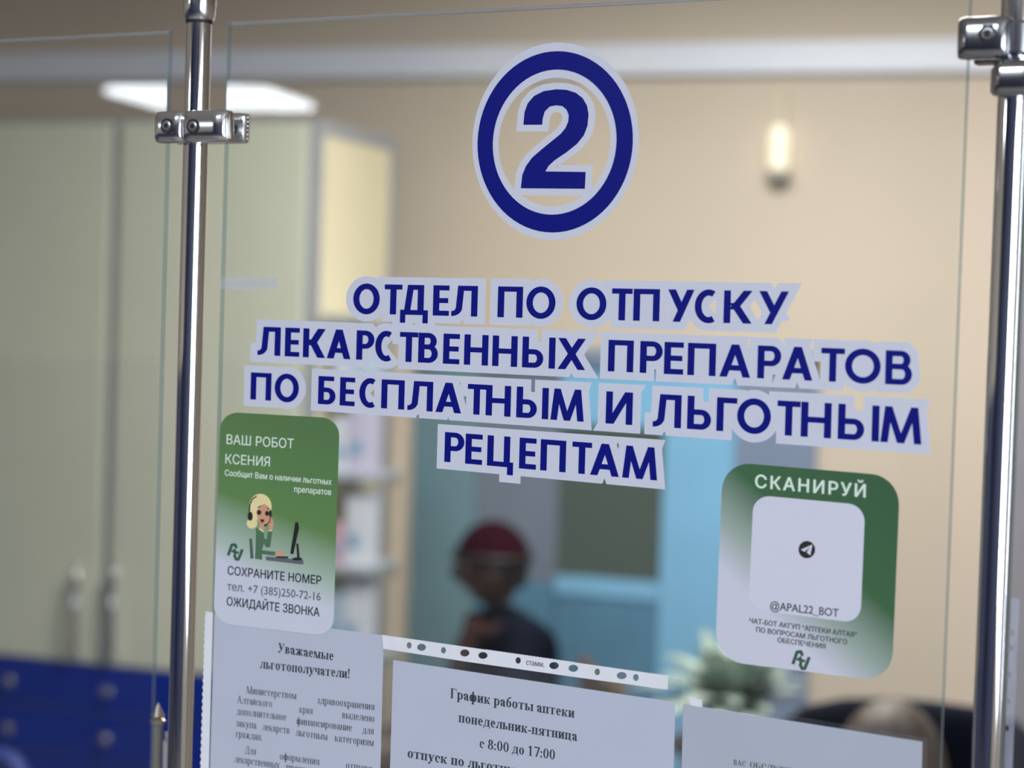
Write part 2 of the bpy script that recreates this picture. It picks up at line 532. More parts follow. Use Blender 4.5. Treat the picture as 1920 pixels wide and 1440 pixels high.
# ------------------------------------------------------------------ book-face (serif) text
def serif_glyph(ch, bold):
    """outlines with capitals 1 tall; returns outlines and advance width"""
    Sx = 0.21 if bold else 0.15      # stem
    T = 0.065 if bold else 0.05        # hairline
    L = 0.075 if bold else 0.07        # serif reach
    X = 0.69
    o = []
    def stem(x, y0, y1, top=True, bot=True, l=L):
        o.append(rect(x, y0, x + Sx, y1))
        if bot: o.append(rect(x - l, y0, x + Sx + l, y0 + T))
        if top: o.append(rect(x - l, y1 - T, x + Sx + l, y1))
    def bar(x0, x1, y, h=T): o.append(rect(x0, y - h / 2, x1, y + h / 2))
    def ring(cx, cy, rx, ry, a0=0, a1=360, tx=Sx, ty=T): o.extend(arc(cx, cy, rx, ry, tx, ty, a0, a1, 7))
    def dia(xb, xt, wd, y0, y1): o.append([(xb, y0), (xb + wd, y0), (xt + wd, y1), (xt, y1)])
    def ser(x0, x1, y): o.append(rect(x0, y, x1, y + T))
    low = ch.lower(); up = ch != low
    H = 1.0 if up else X
    k = (1.25 if up else 1.0)
    W = (0.60 if bold else 0.56) * k
    x = L
    g = 2 * L + 0.03                                  # both side serifs and a gap
    if ch in 'нпицтгшйьыНПИЦТГШЙЬЫ':
        if low in 'нпий ц':
            stem(x, 0, H); stem(x + W - Sx, 0, H)
            if low == 'н': bar(x, x + W, H / 2)
            if low == 'п': bar(x, x + W, H - T / 2)
            if low in 'ий': dia(x + Sx * 0.5, x + W - Sx, T * 2, T, H - T)
            if low == 'й': ring(x + W / 2, H + 0.24, 0.15, 0.14, 180, 360, T, T * 1.4)
            if low == 'ц': bar(x, x + W + L * 1.2, T / 2); o.append(rect(x + W + L * 0.4, -0.2, x + W + L * 1.4, T)); return o, W + g + L
            return o, W + g
        if low == 'т':
            stem(x + W / 2 - Sx / 2, 0, H, top=False); bar(x - L, x + W + L, H - T / 2)
            o.append(rect(x - L, H - 0.2, x - L + T, H)); o.append(rect(x + W + L - T, H - 0.2, x + W + L, H)); return o, W + g
        if low == 'г':
            stem(x, 0, H); bar(x, x + W * 0.82, H - T / 2); o.append(rect(x + W * 0.82 - T, H - 0.22, x + W * 0.82, H)); return o, W * 0.82 + g - L * 0.5
        if low == 'ш':
            W *= 1.5
            for q in (0, (W - Sx) / 2, W - Sx): stem(x + q, 0, H)
            bar(x, x + W, T / 2); return o, W + g
        if low in 'ьы':
            stem(x, 0, H); W *= 0.88
            ring(x + W * 0.5, H * 0.29, W * 0.5, H * 0.29, -90, 90); bar(x, x + W * 0.5, T / 2); bar(x, x + W * 0.5, H * 0.58 - T / 2)
            if low == 'ы': stem(x + W + L * 1.6, 0, H); return o, W + L * 1.6 + Sx + g
            return o, W + g - L
    if low == 'о':
        W *= 1.02 if not up else 1.12
        ring(0.04 + W / 2, H / 2, W / 2, H / 2 + 0.015); return o, W + 0.1
    if low in 'сэ':
        W *= 0.92 if not up else 1.1
        if low == 'с':
            ring(0.04 + W / 2, H / 2, W / 2, H / 2 + 0.015, 42, 318); o.append(ell(0.04 + W * 0.84, H * 0.73, Sx * 0.52, Sx * 0.55, 12))
        else: ring(0.04 + W / 2, H / 2, W / 2, H / 2 + 0.015, -140, 140); bar(W * 0.3, W, H / 2)
        return o, W + 0.09
    if low == 'е' and not up:
        W *= 0.92; ring(0.04 + W / 2, H / 2, W / 2, H / 2 + 0.015, 0, 322); bar(0.04 + Sx * 0.5, 0.04 + W * 0.98, H * 0.54); return o, W + 0.09
    if ch == 'Е':
        stem(x, 0, 1); bar(x, x + W, 1 - T / 2); bar(x, x + W * 0.8, 0.52); bar(x, x + W, T / 2)
        o.append(rect(x + W - T, 0.78, x + W, 1)); o.append(rect(x + W - T, 0, x + W, 0.24)); return o, W + g
    if ch == 'а':
        W *= 0.82
        stem(0.04 + W - Sx, 0, H * 0.72, top=False, bot=False); o.append(rect(0.04 + W - Sx, 0, 0.04 + W + L * 1.3, T * 1.5))
        ring(0.04 + W * 0.52, H * 0.72, W * 0.48, H * 0.28 + 0.01, 0, 160)
        o.append(ell(0.04 + W * 0.14, H * 0.76, Sx * 0.55, Sx * 0.55, 12))
        ring(0.04 + W * 0.44, H * 0.28, W * 0.44, H * 0.29, 60, 300); bar(0.04 + W * 0.4, 0.04 + W, H * 0.57 - T / 2); return o, W + 0.08 + L
    if ch == 'А':
        W = 0.98; dia(0.1, W / 2 - T * 0.5, T * 1.5, 0, 1); dia(W - Sx * 1.1 - 0.05, W / 2 - Sx * 0.7, Sx * 1.1, 0, 1); bar(W * 0.24, W * 0.74, 0.34)
        ser(0, 0.3, 0); ser(W - Sx - 0.2, W + 0.05, 0); return o, W + 0.08
    if low in 'лд' or ch == 'Л':
        W *= 1.06; dx = 0.02
        stem(x + W - Sx, 0, H, bot=(low == 'л')); bar(x + W * 0.22, x + W, H - T / 2); dia(x + W * 0.1, x + W * 0.3, T * 1.5, 0, H)
        if low == 'л': o.append(ell(x + W * 0.06, Sx * 0.42, Sx * 0.5, Sx * 0.45, 12)); return o, W + g - 0.03
        bar(x - L, x + W + L, T / 2); o.append(rect(x - L, -0.2, x - L + T * 1.3, T)); o.append(rect(x + W + L - T * 1.3, -0.2, x + W + L, T)); return o, W + g + 0.02
    if low == 'м':
        W *= 1.3 if not up else 1.25
        stem(x + W - Sx, 0, H); o.append(rect(x, 0, x + T * 1.2, H)); ser(x - L, x + L * 1.8, 0); ser(x - L, x + Sx * 0.6, H - T)
        dia(x + W / 2 - Sx * 0.5, x, Sx * 1.05, 0, H); dia(x + W / 2 - Sx * 0.1, x + W - T * 1.4, T * 1.3, 0, H); return o, W + g
    if low == 'к':
        stem(x, 0, H); bar(x, x + W * 0.5, H * 0.5); dia(x + W * 0.4, x + W * 0.78, T * 1.5, H * 0.5, H * 0.92); o.append(ell(x + W * 0.86, H * 0.88, Sx * 0.48, Sx * 0.42, 12))
        dia(x + W - Sx * 0.95, x + W * 0.36, Sx, 0, H * 0.54); ser(x + W - Sx * 1.2, x + W + L, 0); return o, W + g
    if low == 'ж':
        W *= 1.45; c = x + W / 2; stem(c - Sx / 2, 0, H)
        for sg in (-1, 1):
            dia(c + sg * W * 0.14 - T, c + sg * W * 0.34 - T, T * 1.7, H * 0.45, H * 0.93); o.append(ell(c + sg * W * 0.42, H * 0.88, Sx * 0.48, Sx * 0.42, 12))
            dia(c + sg * W * 0.43 - Sx / 2, c + sg * W * 0.13 - Sx / 2, Sx, 0, H * 0.54); ser(c + sg * W * 0.45 - Sx * 0.6, c + sg * W * 0.45 + Sx * 0.6, 0)
        bar(c - W * 0.2, c + W * 0.2, H / 2); return o, W + g
    if low == 'х':
        dia(x + W - Sx * 1.15, x, Sx * 1.15, 0, H); dia(x, x + W - T * 1.6, T * 1.6, 0, H)
        for a in (x - L, x + W - Sx * 1.3): ser(a, a + Sx * 1.3 + L, 0); ser(a, a + Sx * 1.3 + L, H - T)
        return o, W + g
    if low == 'у':
        dia(x + W * 0.36, x, Sx * 1.1, 0 if not up else 0.3, H); b0 = -0.26 if not up else 0.0
        dia(x + W * 0.16, x + W - T * 1.2, T * 1.5, b0 + 0.04, H); o.append(ell(x + W * 0.12, b0 + 0.08, Sx * 0.55, Sx * 0.48, 12))
        ser(x - L, x + Sx + L, H - T); ser(x + W - Sx * 0.7, x + W + L, H - T); return o, W + g - 0.03
    if low == 'ч':
        stem(x + W - Sx, 0, H); stem(x, H * 0.55, H, bot=False); ring(x + W * 0.5, H * 0.6, W * 0.5, H * 0.26, 180, 290, Sx, T * 1.3); return o, W + g
    if low == 'я':
        stem(x + W - Sx, 0, H); ring(x + W * 0.46, H * 0.71, W * 0.46, H * 0.29, 90, 270); bar(x + W * 0.4, x + W, H - T / 2); bar(x + W * 0.4, x + W, H * 0.42 + T / 2)
        dia(x, x + W * 0.42, Sx * 0.85, 0, H * 0.45); ser(x - L, x + Sx, 0); return o, W + g
    if low == 'р':
        if up:
            stem(x, 0, 1); ring(x + W * 0.45, 0.73, W * 0.5, 0.27, -90, 90); bar(x, x + W * 0.45, 1 - T / 2); bar(x, x + W * 0.45, 0.46 + T / 2); return o, W + g - 0.02
        stem(x, -0.29, H, top=False); o.append(rect(x - L, H - T * 1.4, x + Sx, H)); ring(x + W * 0.52, H / 2, W * 0.5, H / 2 + 0.01, -140, 140); return o, W + g - 0.02
    if low == 'в':
        stem(x, 0, H); W *= 0.9
        ring(x + W * 0.46, H * 0.755, W * 0.46, H * 0.245, -90, 90); ring(x + W * 0.48, H * 0.275, W * 0.52, H * 0.275, -90, 90)
        for yy in (H - T / 2, H * 0.53, T / 2): bar(x, x + W * 0.5, yy)
        return o, W + g - 0.02
    if ch == 'Б':
        stem(x, 0, 1); bar(x, x + W, 1 - T / 2); o.append(rect(x + W - T, 0.78, x + W, 1)); ring(x + W * 0.46, 0.28, W * 0.54, 0.28, -90, 90); bar(x, x + W * 0.5, T / 2); bar(x, x + W * 0.5, 0.56 - T / 2); return o, W + g
    if ch == 'б':
        ring(0.04 + W / 2, H * 0.48, W / 2, H * 0.49); ring(0.04 + W * 0.62, H * 0.62, W * 0.6, H * 0.78, 95, 200, Sx * 0.8, T * 1.6); o.append(line(W * 0.55, H * 1.36, W * 1.0, H * 1.46, T * 1.8)); return o, W + 0.1
    if low == 'з':
        W *= 0.8; ring(0.04 + W * 0.44, H * 0.75, W * 0.46, H * 0.26, -90, 150); ring(0.04 + W * 0.44, H * 0.27, W * 0.52, H * 0.285, -150, 90); bar(0.04 + W * 0.25, 0.04 + W * 0.5, H * 0.525); return o, W + 0.09
    if low == 'ф':
        W *= 1.35; c = 0.05 + W / 2; stem(c - Sx / 2, -0.29, 1.0, top=False)
        ring(c - W * 0.24, H / 2, W * 0.27, H / 2 + 0.01); ring(c + W * 0.24, H / 2, W * 0.27, H / 2 + 0.01); return o, W + 0.12
    if ch in '0123456789':
        W = 0.68; c = 0.05 + W / 2
        if ch == '0': ring(c, 0.5, W / 2, 0.51)
        elif ch == '1': stem(c - Sx / 2, 0, 1, top=False); o.append(line(c - Sx * 1.1, 0.82, c, 0.98, T * 1.6))
        elif ch == '7': bar(0.05, 0.05 + W, 0.95, 0.13); dia(0.05 + W * 0.28, 0.05 + W - Sx * 0.7, Sx * 0.85, 0, 0.95)
        elif ch == '8': ring(c, 0.75, W * 0.42, 0.26); ring(c, 0.27, W * 0.5, 0.28)
        return o, W + 0.1
    if ch == ':': return [ell(0.16, 0.1, 0.11, 0.1, 12), ell(0.16, 0.56, 0.11, 0.1, 12)], 0.36
    if ch == '.': return [ell(0.13, 0.08, 0.09, 0.08, 12)], 0.3
    if ch == '!': return [ell(0.16, 0.09, 0.11, 0.1, 12), [(0.12, 0.28), (0.2, 0.28), (0.27, 1.0), (0.05, 1.0)]], 0.38
    if ch == '-': return [rect(0.04, 0.22, 0.4, 0.34)], 0.44
    if ch == ' ': return [], 0.36
    raise KeyError(ch)


def serif(pt, name, pieces, m, v, bold=False, parent=None):
    """pieces: (text, x0, y0, x1, y1, capital height) baselines in pixels; ONE block of print"""
    polys = []
    for (txt, x0, y0, x1, y1, cap) in pieces:
        pen = 0.0; raw = []
        for ch in txt:
            g, adv = serif_glyph(ch, bold)
            raw += [[(a + pen, b) for a, b in p] for p in g]; pen += adv
        for p in raw:
            polys.append([(x0 + (x1 - x0) * a / pen + 0.03 * b * cap, y0 + (y1 - y0) * a / pen - b * cap) for a, b in p])
    allv, allf = [], []
    vs, tr = poly_union(polys)
    return sheet(pt, name, None, m, v, 0.00003, parent=parent, raw=(vs, tr))


#@@SETTING@@
# ================================================================== THE SETTING
WY, WX0, WX1, WY0, CH = 6.45, -6.8, 3.5, -6.2, 3.35
struct(MB().box(WX0 - 0.2, WY0 - 0.2, -0.1, WX1 + 0.2, WY + 0.4, 0).build('floor', M_floor))
struct(MB().box(WX0 - 0.2, WY0 - 0.2, CH, WX1 + 0.2, WY + 0.4, CH + 0.1).build('ceiling', M_ceil))
# far wall with the doorway left open
dL, dR, dT = on_y(770, 900, WY).x, on_y(1530, 900, WY).x, on_y(1150, 655, WY).z
struct(MB().box(WX0, WY, 0, dL, WY + 0.3, CH).box(dR, WY, 0, WX1, WY + 0.3, CH).box(dL, WY, dT, dR, WY + 0.3, CH).build('wall_back', M_wall))
struct(MB().box(WX0 - 0.2, WY0, 0, WX0, WY, 0.0 + CH).build('wall_left', M_wall))
struct(MB().box(WX0, WY0 - 0.2, 0, WX1, WY0, CH).build('wall_front', M_hall))
wy0, wy1, wz0, wz1 = -4.5, -0.3, 0.95, 2.75
struct(MB().box(WX1, WY0, 0, WX1 + 0.2, wy0, CH).box(WX1, wy1, 0, WX1 + 0.2, WY, CH).box(WX1, wy0, 0, WX1 + 0.2, wy1, wz0).box(WX1, wy0, wz1, WX1 + 0.2, wy1, CH).build('wall_right', M_wall))
M_pvc = mat('white_frame', (0.8, 0.8, 0.8), 0.4, noise=0.02)
win = struct(MB().box(WX1 + 0.05, wy0, wz0, WX1 + 0.12, wy0 + 0.07, wz1).box(WX1 + 0.05, wy1 - 0.07, wz0, WX1 + 0.12, wy1, wz1)
             .box(WX1 + 0.05, wy0, wz0, WX1 + 0.12, wy1, wz0 + 0.07).box(WX1 + 0.05, wy0, wz1 - 0.07, WX1 + 0.12, wy1, wz1)
             .box(WX1 + 0.05, -2.44, wz0, WX1 + 0.12, -2.36, wz1).build('window_1', M_pvc))
MB().box(WX1 + 0.08, wy0 + 0.06, wz0 + 0.06, WX1 + 0.09, wy1 - 0.06, wz1 - 0.06).build('pane', M_glass, win)
# white cable trunking along the far wall
bz = on_y(960, 117, WY).z; bh = 0.052
struct(MB().box(WX0, WY - 0.05, bz - bh, WX1, WY, bz + bh, 0.006).build('trim_1', M_band))

# unseen dark panel added on the hall's far side to dim the glass reflection, grey pier on the far wall beyond the right post
struct(MB().box(WX0, WY0, 0, WX0 + 0.02, 3.0, 1.75).build('added_dark_panel', M_hall))
M_pier = mat('grey_pier_paint', (0.30, 0.29, 0.33), 0.6, noise=0.03)
xp = on_y(1889, 900, WY - 0.12).x
struct(MB().box(xp, WY - 0.12, 0, xp + 0.7, WY, bz - bh).build('trim_3', M_pier))

# doorway: slate casing, turquoise leaf with a dark pane, teal side leaf
M_cyan = mat('turquoise_paint', (0.24, 0.53, 0.80), 0.4, noise=0.03)
M_teal = mat('teal_paint', (0.18, 0.31, 0.36), 0.45, noise=0.04)
M_tpan = mat('blue_green_panel', (0.11, 0.26, 0.40), 0.45, noise=0.05)
M_slate = mat('slate_paint', (0.21, 0.27, 0.40), 0.5, noise=0.05)
M_dglass = mat('dark_pane', (0.10, 0.13, 0.115), 0.12)
M_lglass = mat('pane_reflection_tone', (0.20, 0.24, 0.31), 0.15)  # reflection on the door glass put into this pane's colour
X = lambda px: on_y(px, 950, WY + 0.02).x
Z = lambda py, px=1150: on_y(px, py, WY + 0.02).z
door = struct(MB().box(X(1382), WY - 0.03, 0, dR, WY + 0.1, dT).box(dL, WY - 0.03, dT - 0.05, dR, WY + 0.1, dT).build('door_1', M_slate))
MB().box(X(1242), WY + 0.01, 0.01, X(1380), WY + 0.06, dT - 0.055, 0.004).box(X(1046), WY + 0.01, Z(1122), X(1241), WY + 0.06, Z(1086), 0.004) \
    .box(X(1046), WY + 0.01, Z(800), X(1241), WY + 0.06, dT - 0.055, 0.004).build('leaf', M_cyan, door)
MB().box(X(1046), WY + 0.02, 0.02, X(1241), WY + 0.05, Z(1122), 0.004).build('lower_panel', M_tpan, door)
MB().box(X(1046), WY + 0.025, Z(1086), X(1241), WY + 0.035, Z(800)).build('dark_glazing', M_dglass, door)
MB().box(X(893), WY + 0.025, Z(1086, 950), X(1045), WY + 0.035, dT - 0.055).build('reflection_glazing', M_lglass, door)
MB().box(X(893), WY + 0.012, 0.02, X(1045), WY + 0.05, Z(1086, 950)).build('lower_panel', M_tpan, door)
MB().box(dL + 0.002, WY + 0.01, 0.01, X(892), WY + 0.06, dT - 0.055, 0.004).build('side_leaf', M_teal, door)

# ================================================================== THE GLASS SCREEN
zc = 1.05                                             # top of the counter the posts stand on
M_ctr = mat('navy_laminate', (0.012, 0.02, 0.10), 0.3, noise=0.05)
M_ctop = mat('grey_worktop', (0.28, 0.28, 0.30), 0.35, noise=0.08, nscale=40)
ct = thing('counter', 'navy fronted service counter carrying the glass screen and posts', 'counter', P2W(-0.5, 0, 0), PANE_YAW)
MB().box(-1.6, -0.22, zc - 0.04, 1.5, 0.34, zc, 0.006).build('worktop', M_ctop, ct)
MB().box(-1.57, -0.16, 0.0, 1.47, 0.28, zc - 0.04).build('front_panel', M_ctr, ct)

GT = 0.0045


def glass_pane(label, u0, u1, ztop, light_left=False):
    z0 = zc + 0.12
    t = PaneThing('glass_screen', label, 'glass screen', (u0 + u1) / 2, z0, 0.0)
    e = 0.0008
    t.build(MB().box(u0 + e, 0, z0 + e, u1 - e, 0.0004, ztop - e), 'pane', M_glass)
    t.build(MB().box(u0, 0.0003, z0, u0 + e, GT, ztop), 'side_edge', M_edge)
    t.build(MB().box(u1 - e, 0.0003, z0, u1, GT, ztop), 'side_edge', M_edge)
    t.build(MB().box(u0, 0.0003, ztop - 0.002, u1, GT, ztop), 'top_edge', M_edge_light)
    return t


uL = PX(298, 800)[0]
uM0, uM1 = PX(406, 800)[0], PX(1788, 800)[0]
uR = PX(1899, 900)[0]
zM, zL = PX(421, 42)[1], PX(316, 57)[1]
glass_pane('clear glass pane left of the left chrome post', uL - 0.62, uL, zL)
glass_pane('large clear glass pane carrying the blue lettering between the two posts', uM0, uM1, zM)
glass_pane('clear glass pane behind the right chrome post at the picture edge', uR, uR + 0.4, zM)

R_T = 0.0091


def post(label, px, cap):
    u = PX(px, 960)[0] if px < 900 else PX(px, 960)[0]
    t = PaneThing('chrome_post', label, 'post', u, zc, 0.003)
    top = PX(369, 42, 0.003)[1] if cap else 2.42
    t.build(MB().lathe([(0.03, zc), (0.03, zc + 0.006), (0.024, zc + 0.012), (0.012, zc + 0.016)], (u, 0.003, 0)), 'base_flange', M_chrome2, True)
    t.build(MB().lathe([(R_T, zc + 0.01), (R_T, top + 0.02)], (u, 0.003, 0), 40), 'tube', M_chrome, True)
    if cap:
        r = R_T
        t.build(MB().lathe([(r + 0.0004, top - 0.0012), (r + 0.0008, top + 0.001)], (u, 0.003, 0), 40), 'seal_ring', M_black, True)
        t.build(MB().lathe([(r + 0.0012, top + 0.001), (r + 0.0022, top + 0.003), (r + 0.0030, top + 0.012), (r + 0.0030, top + 0.028), (r + 0.0012, top + 0.05), (0.006, top + 0.058)], (u, 0.003, 0), 40), 'end_cap', M_chrome2, True)
    return u


uP1 = post('left chrome post with a flared end cap, by the green operator sticker', 344.5, True)
uP2 = post('right chrome post at the picture edge without a cap in view', 1867, False)


M_bolt2 = mat('steel_bolt', (0.45, 0.46, 0.47), 0.3, metal=1.0)


def rounded_bar(u0, u1, z0, z1, v0, v1, bulge, n=14):
    """cast body: rounded section swept along u"""
    mb = MB(); rings = []
    N = 30
    for k in range(N + 1):
        f = k / N; u = u0 + (u1 - u0) * f
        e = min(1.0, min(f, 1 - f) / 0.24 + 0.01); sc = math.sqrt(max(0.0, 1 - (1 - e) ** 2)) * 0.6 + 0.4
        ring = []
        for j in range(n * 2):
            a = 2 * PI * j / (n * 2)
            ca, sa = math.cos(a), math.sin(a)
            q = 0.55
            x = math.copysign(abs(ca) ** q, ca); y = math.copysign(abs(sa) ** q, sa)
            vm, zm = (v0 + v1) / 2, (z0 + z1) / 2
            ring.append(mb.bm.verts.new((u, vm + x * (v1 - v0) / 2 * sc, zm + y * (z1 - z0) / 2 * (0.86 + 0.14 * sc))))
        rings.append(ring)
    for a, b in zip(rings, rings[1:]):
        for j in range(len(a)): mb.bm.faces.new((a[j], a[(j + 1) % len(a)], b[(j + 1) % len(a)], b[j]))
    mb.bm.faces.new(rings[0][::-1]); mb.bm.faces.new(rings[-1])
    return mb


def socket_bolt(t, u, z, v, r, parent, hexa=False):
    n = 6 if hexa else 26
    # dark recess ring, steel head, hexagon socket
    mb = MB().lathe([(r, v - 0.0002), (r, v + 0.003)], (u, 0, z), n, 'Y')
    rc = t.build(mb, 'bolt_recess', M_black, False, parent)
    b = t.build(MB().lathe([(r * 0.74, v + 0.0002), (r * 0.74, v - 0.0004), (r * 0.66, v - 0.0007), (r * 0.42, v - 0.0007)], (u, 0, z), 26, 'Y'), 'bolt', M_bolt if hexa else M_bolt2, True)
    t.build(MB().lathe([(r * 0.42, v - 0.00085), (r * 0.42, v - 0.0001)], (u, 0, z), 6, 'Y'), 'socket', M_black)


# clamp holding both left panes on the left post
(ca, za), (cb, zb) = PX(291, 208, -0.014), PX(424, 266, -0.014)
cl = PaneThing('glass_clamp', 'double chrome clamp with two socket bolts on the left post', 'clamp', uP1, zb, 0.0)
um = PX(343, 238, -0.014)[0]
cl.build(rounded_bar(ca, um - 0.0002, zb, za, -0.0175, -0.0006, 0), 'front_jaw', M_chrome2, True)
cl.build(rounded_bar(um, cb, zb, za, -0.0185, -0.0006, 0), 'front_jaw', M_chrome2, True)
for bx, by in ((313, 236), (362, 237)):
    bu, bzz = PX(bx, by, -0.0185)
    socket_bolt(cl, bu, bzz, -0.0190, 0.0053, None)
# toothed rear jaw behind the glass
ja, jb = cb - 0.018, cb + 0.0015
cl.build(MB().box(ca + 0.002, GT + 0.0006, zb + 0.001, jb, GT + 0.0085, za - 0.001, 0.0025), 'rear_jaw', M_chrome2, True)
mb = MB()
for k in range(6): mb.sphere((jb - 0.0002, GT + 0.0045, zb + 0.0042 + k * (za - zb - 0.008) / 5), 0.0013, seg=10)
cl.build(mb, 'teeth', M_chrome2, True)

# clamps of the right post
(ca, za), (cb, zb) = PX(1797, 32, -0.014), PX(1890, 108, -0.014)
cr = PaneThing('glass_clamp', 'upper chrome clamp on the right post gripping the lettered pane', 'clamp', uP2, zb, 0.0)
cr.build(rounded_bar(ca, cb, zb, za, -0.0185, -0.0006, 0), 'front_jaw', M_chrome3, True)
cr.build(MB().box(ca + 0.004, GT + 0.0006, zb - 0.001, cb + 0.008, GT + 0.009, za - 0.003, 0.002), 'rear_jaw', M_chrome3, True)
bu, bzz = PX(1852, 64, -0.0185)
socket_bolt(cr, bu, bzz, -0.0194, 0.0058, None, True)
col = MB()
for k in range(1): col.lathe([(0.0115, zb + 0.002), (0.0135, zb + 0.004), (0.0135, za - 0.004), (0.0115, za - 0.002)], (uP2, 0.003, 0), 30)
cr.build(col, 'collar', M_chrome3, True)
(ca, za), (cb, zb) = PX(1862, 112, -0.016), PX(1935, 178, -0.016)
c3 = PaneThing('glass_clamp', 'lower chrome clamp on the right post, turned to the next pane', 'clamp', uP2, zb, 0.0)
c3.build(rounded_bar(ca, cb, zb, za, -0.0195, -0.001, 0), 'front_jaw', M_chrome3, True)
c3.build(MB().box(ca + 0.004, GT + 0.0006, zb + 0.001, cb + 0.008, GT + 0.009, za - 0.003, 0.002), 'rear_jaw', M_chrome3, True)
c3.build(MB().lathe([(0.0115, zb + 0.002), (0.0135, zb + 0.004), (0.0135, za - 0.004), (0.0115, za - 0.002)], (uP2, 0.003, 0), 30), 'collar', M_chrome3, True)

# ================================================================== PRINTS ON THE GLASS
def pane_thing(name, label, cat, px, py, group=None, v=0.0):
    u, z = PX(px, py); return PaneThing(name, label, cat, u, z, v, group)


# round number sign
nt_ = pane_thing('number_sticker', 'round white sticker with a blue ring and a large blue 2', 'sticker', 1042, 445)
def oval(cx, cy, rx, ry, sk, n=72):
    return [(cx + rx * math.cos(2 * PI * k / n) + sk * math.sin(2 * PI * k / n) * 4, cy - ry * math.sin(2 * PI * k / n)) for k in range(n)]
two = [(982, 234), (1017, 234), (1018, 222), (1022, 209), (1031, 200), (1043, 197.5), (1055, 199), (1063, 206), (1067, 216), (1066, 228), (1061, 240), (1052, 251), (1036, 264), (1015, 281), (998, 296), (987, 311), (980, 328),
       (977, 353), (1097, 354), (1098.5, 322.5), (1023, 321.5), (1029, 311), (1041, 300), (1062, 286), (1082, 270), (1095, 254), (1102, 236), (1104, 214), (1101, 198), (1093, 184), (1080, 174), (1063, 168.5), (1043, 167.5), (1020, 171), (1002, 180), (990, 194), (984, 211)]
def grow(poly, d):
    P = [Vector(p) for p in poly]; n = len(P); A = sum(P[i].x * P[(i + 1) % n].y - P[(i + 1) % n].x * P[i].y for i in range(n))
    sg = 1 if A > 0 else -1; out = []
    for i in range(n):
        a = (P[i] - P[i - 1]).normalized(); b = (P[(i + 1) % n] - P[i]).normalized()
        na = Vector((a.y, -a.x)) * sg; nb = Vector((b.y, -b.x)) * sg
        m = (na + nb); m = m / max(0.35, m.dot(m) / 2); out.append(tuple(P[i] + m * d / 1.0))
    return out
ring_o = oval(1041.5, 266, 145.5, 170, 1.3); ring_i = oval(1040.5, 266.5, 116, 136, 1.3)
sheet(nt_, 'backing', [oval(1042, 265, 156, 185, 1.3)], M_white, -0.00025, sub=[oval(1040, 266.5, 105, 121, 1.3)])
sheet(nt_, 'backing', [grow(two, 12.5)], M_white, -0.00024)
sheet(nt_, 'ring', [ring_o], M_blue, -0.00042, sub=[ring_i])
sheet(nt_, 'numeral', [two], M_blue, -0.00042)

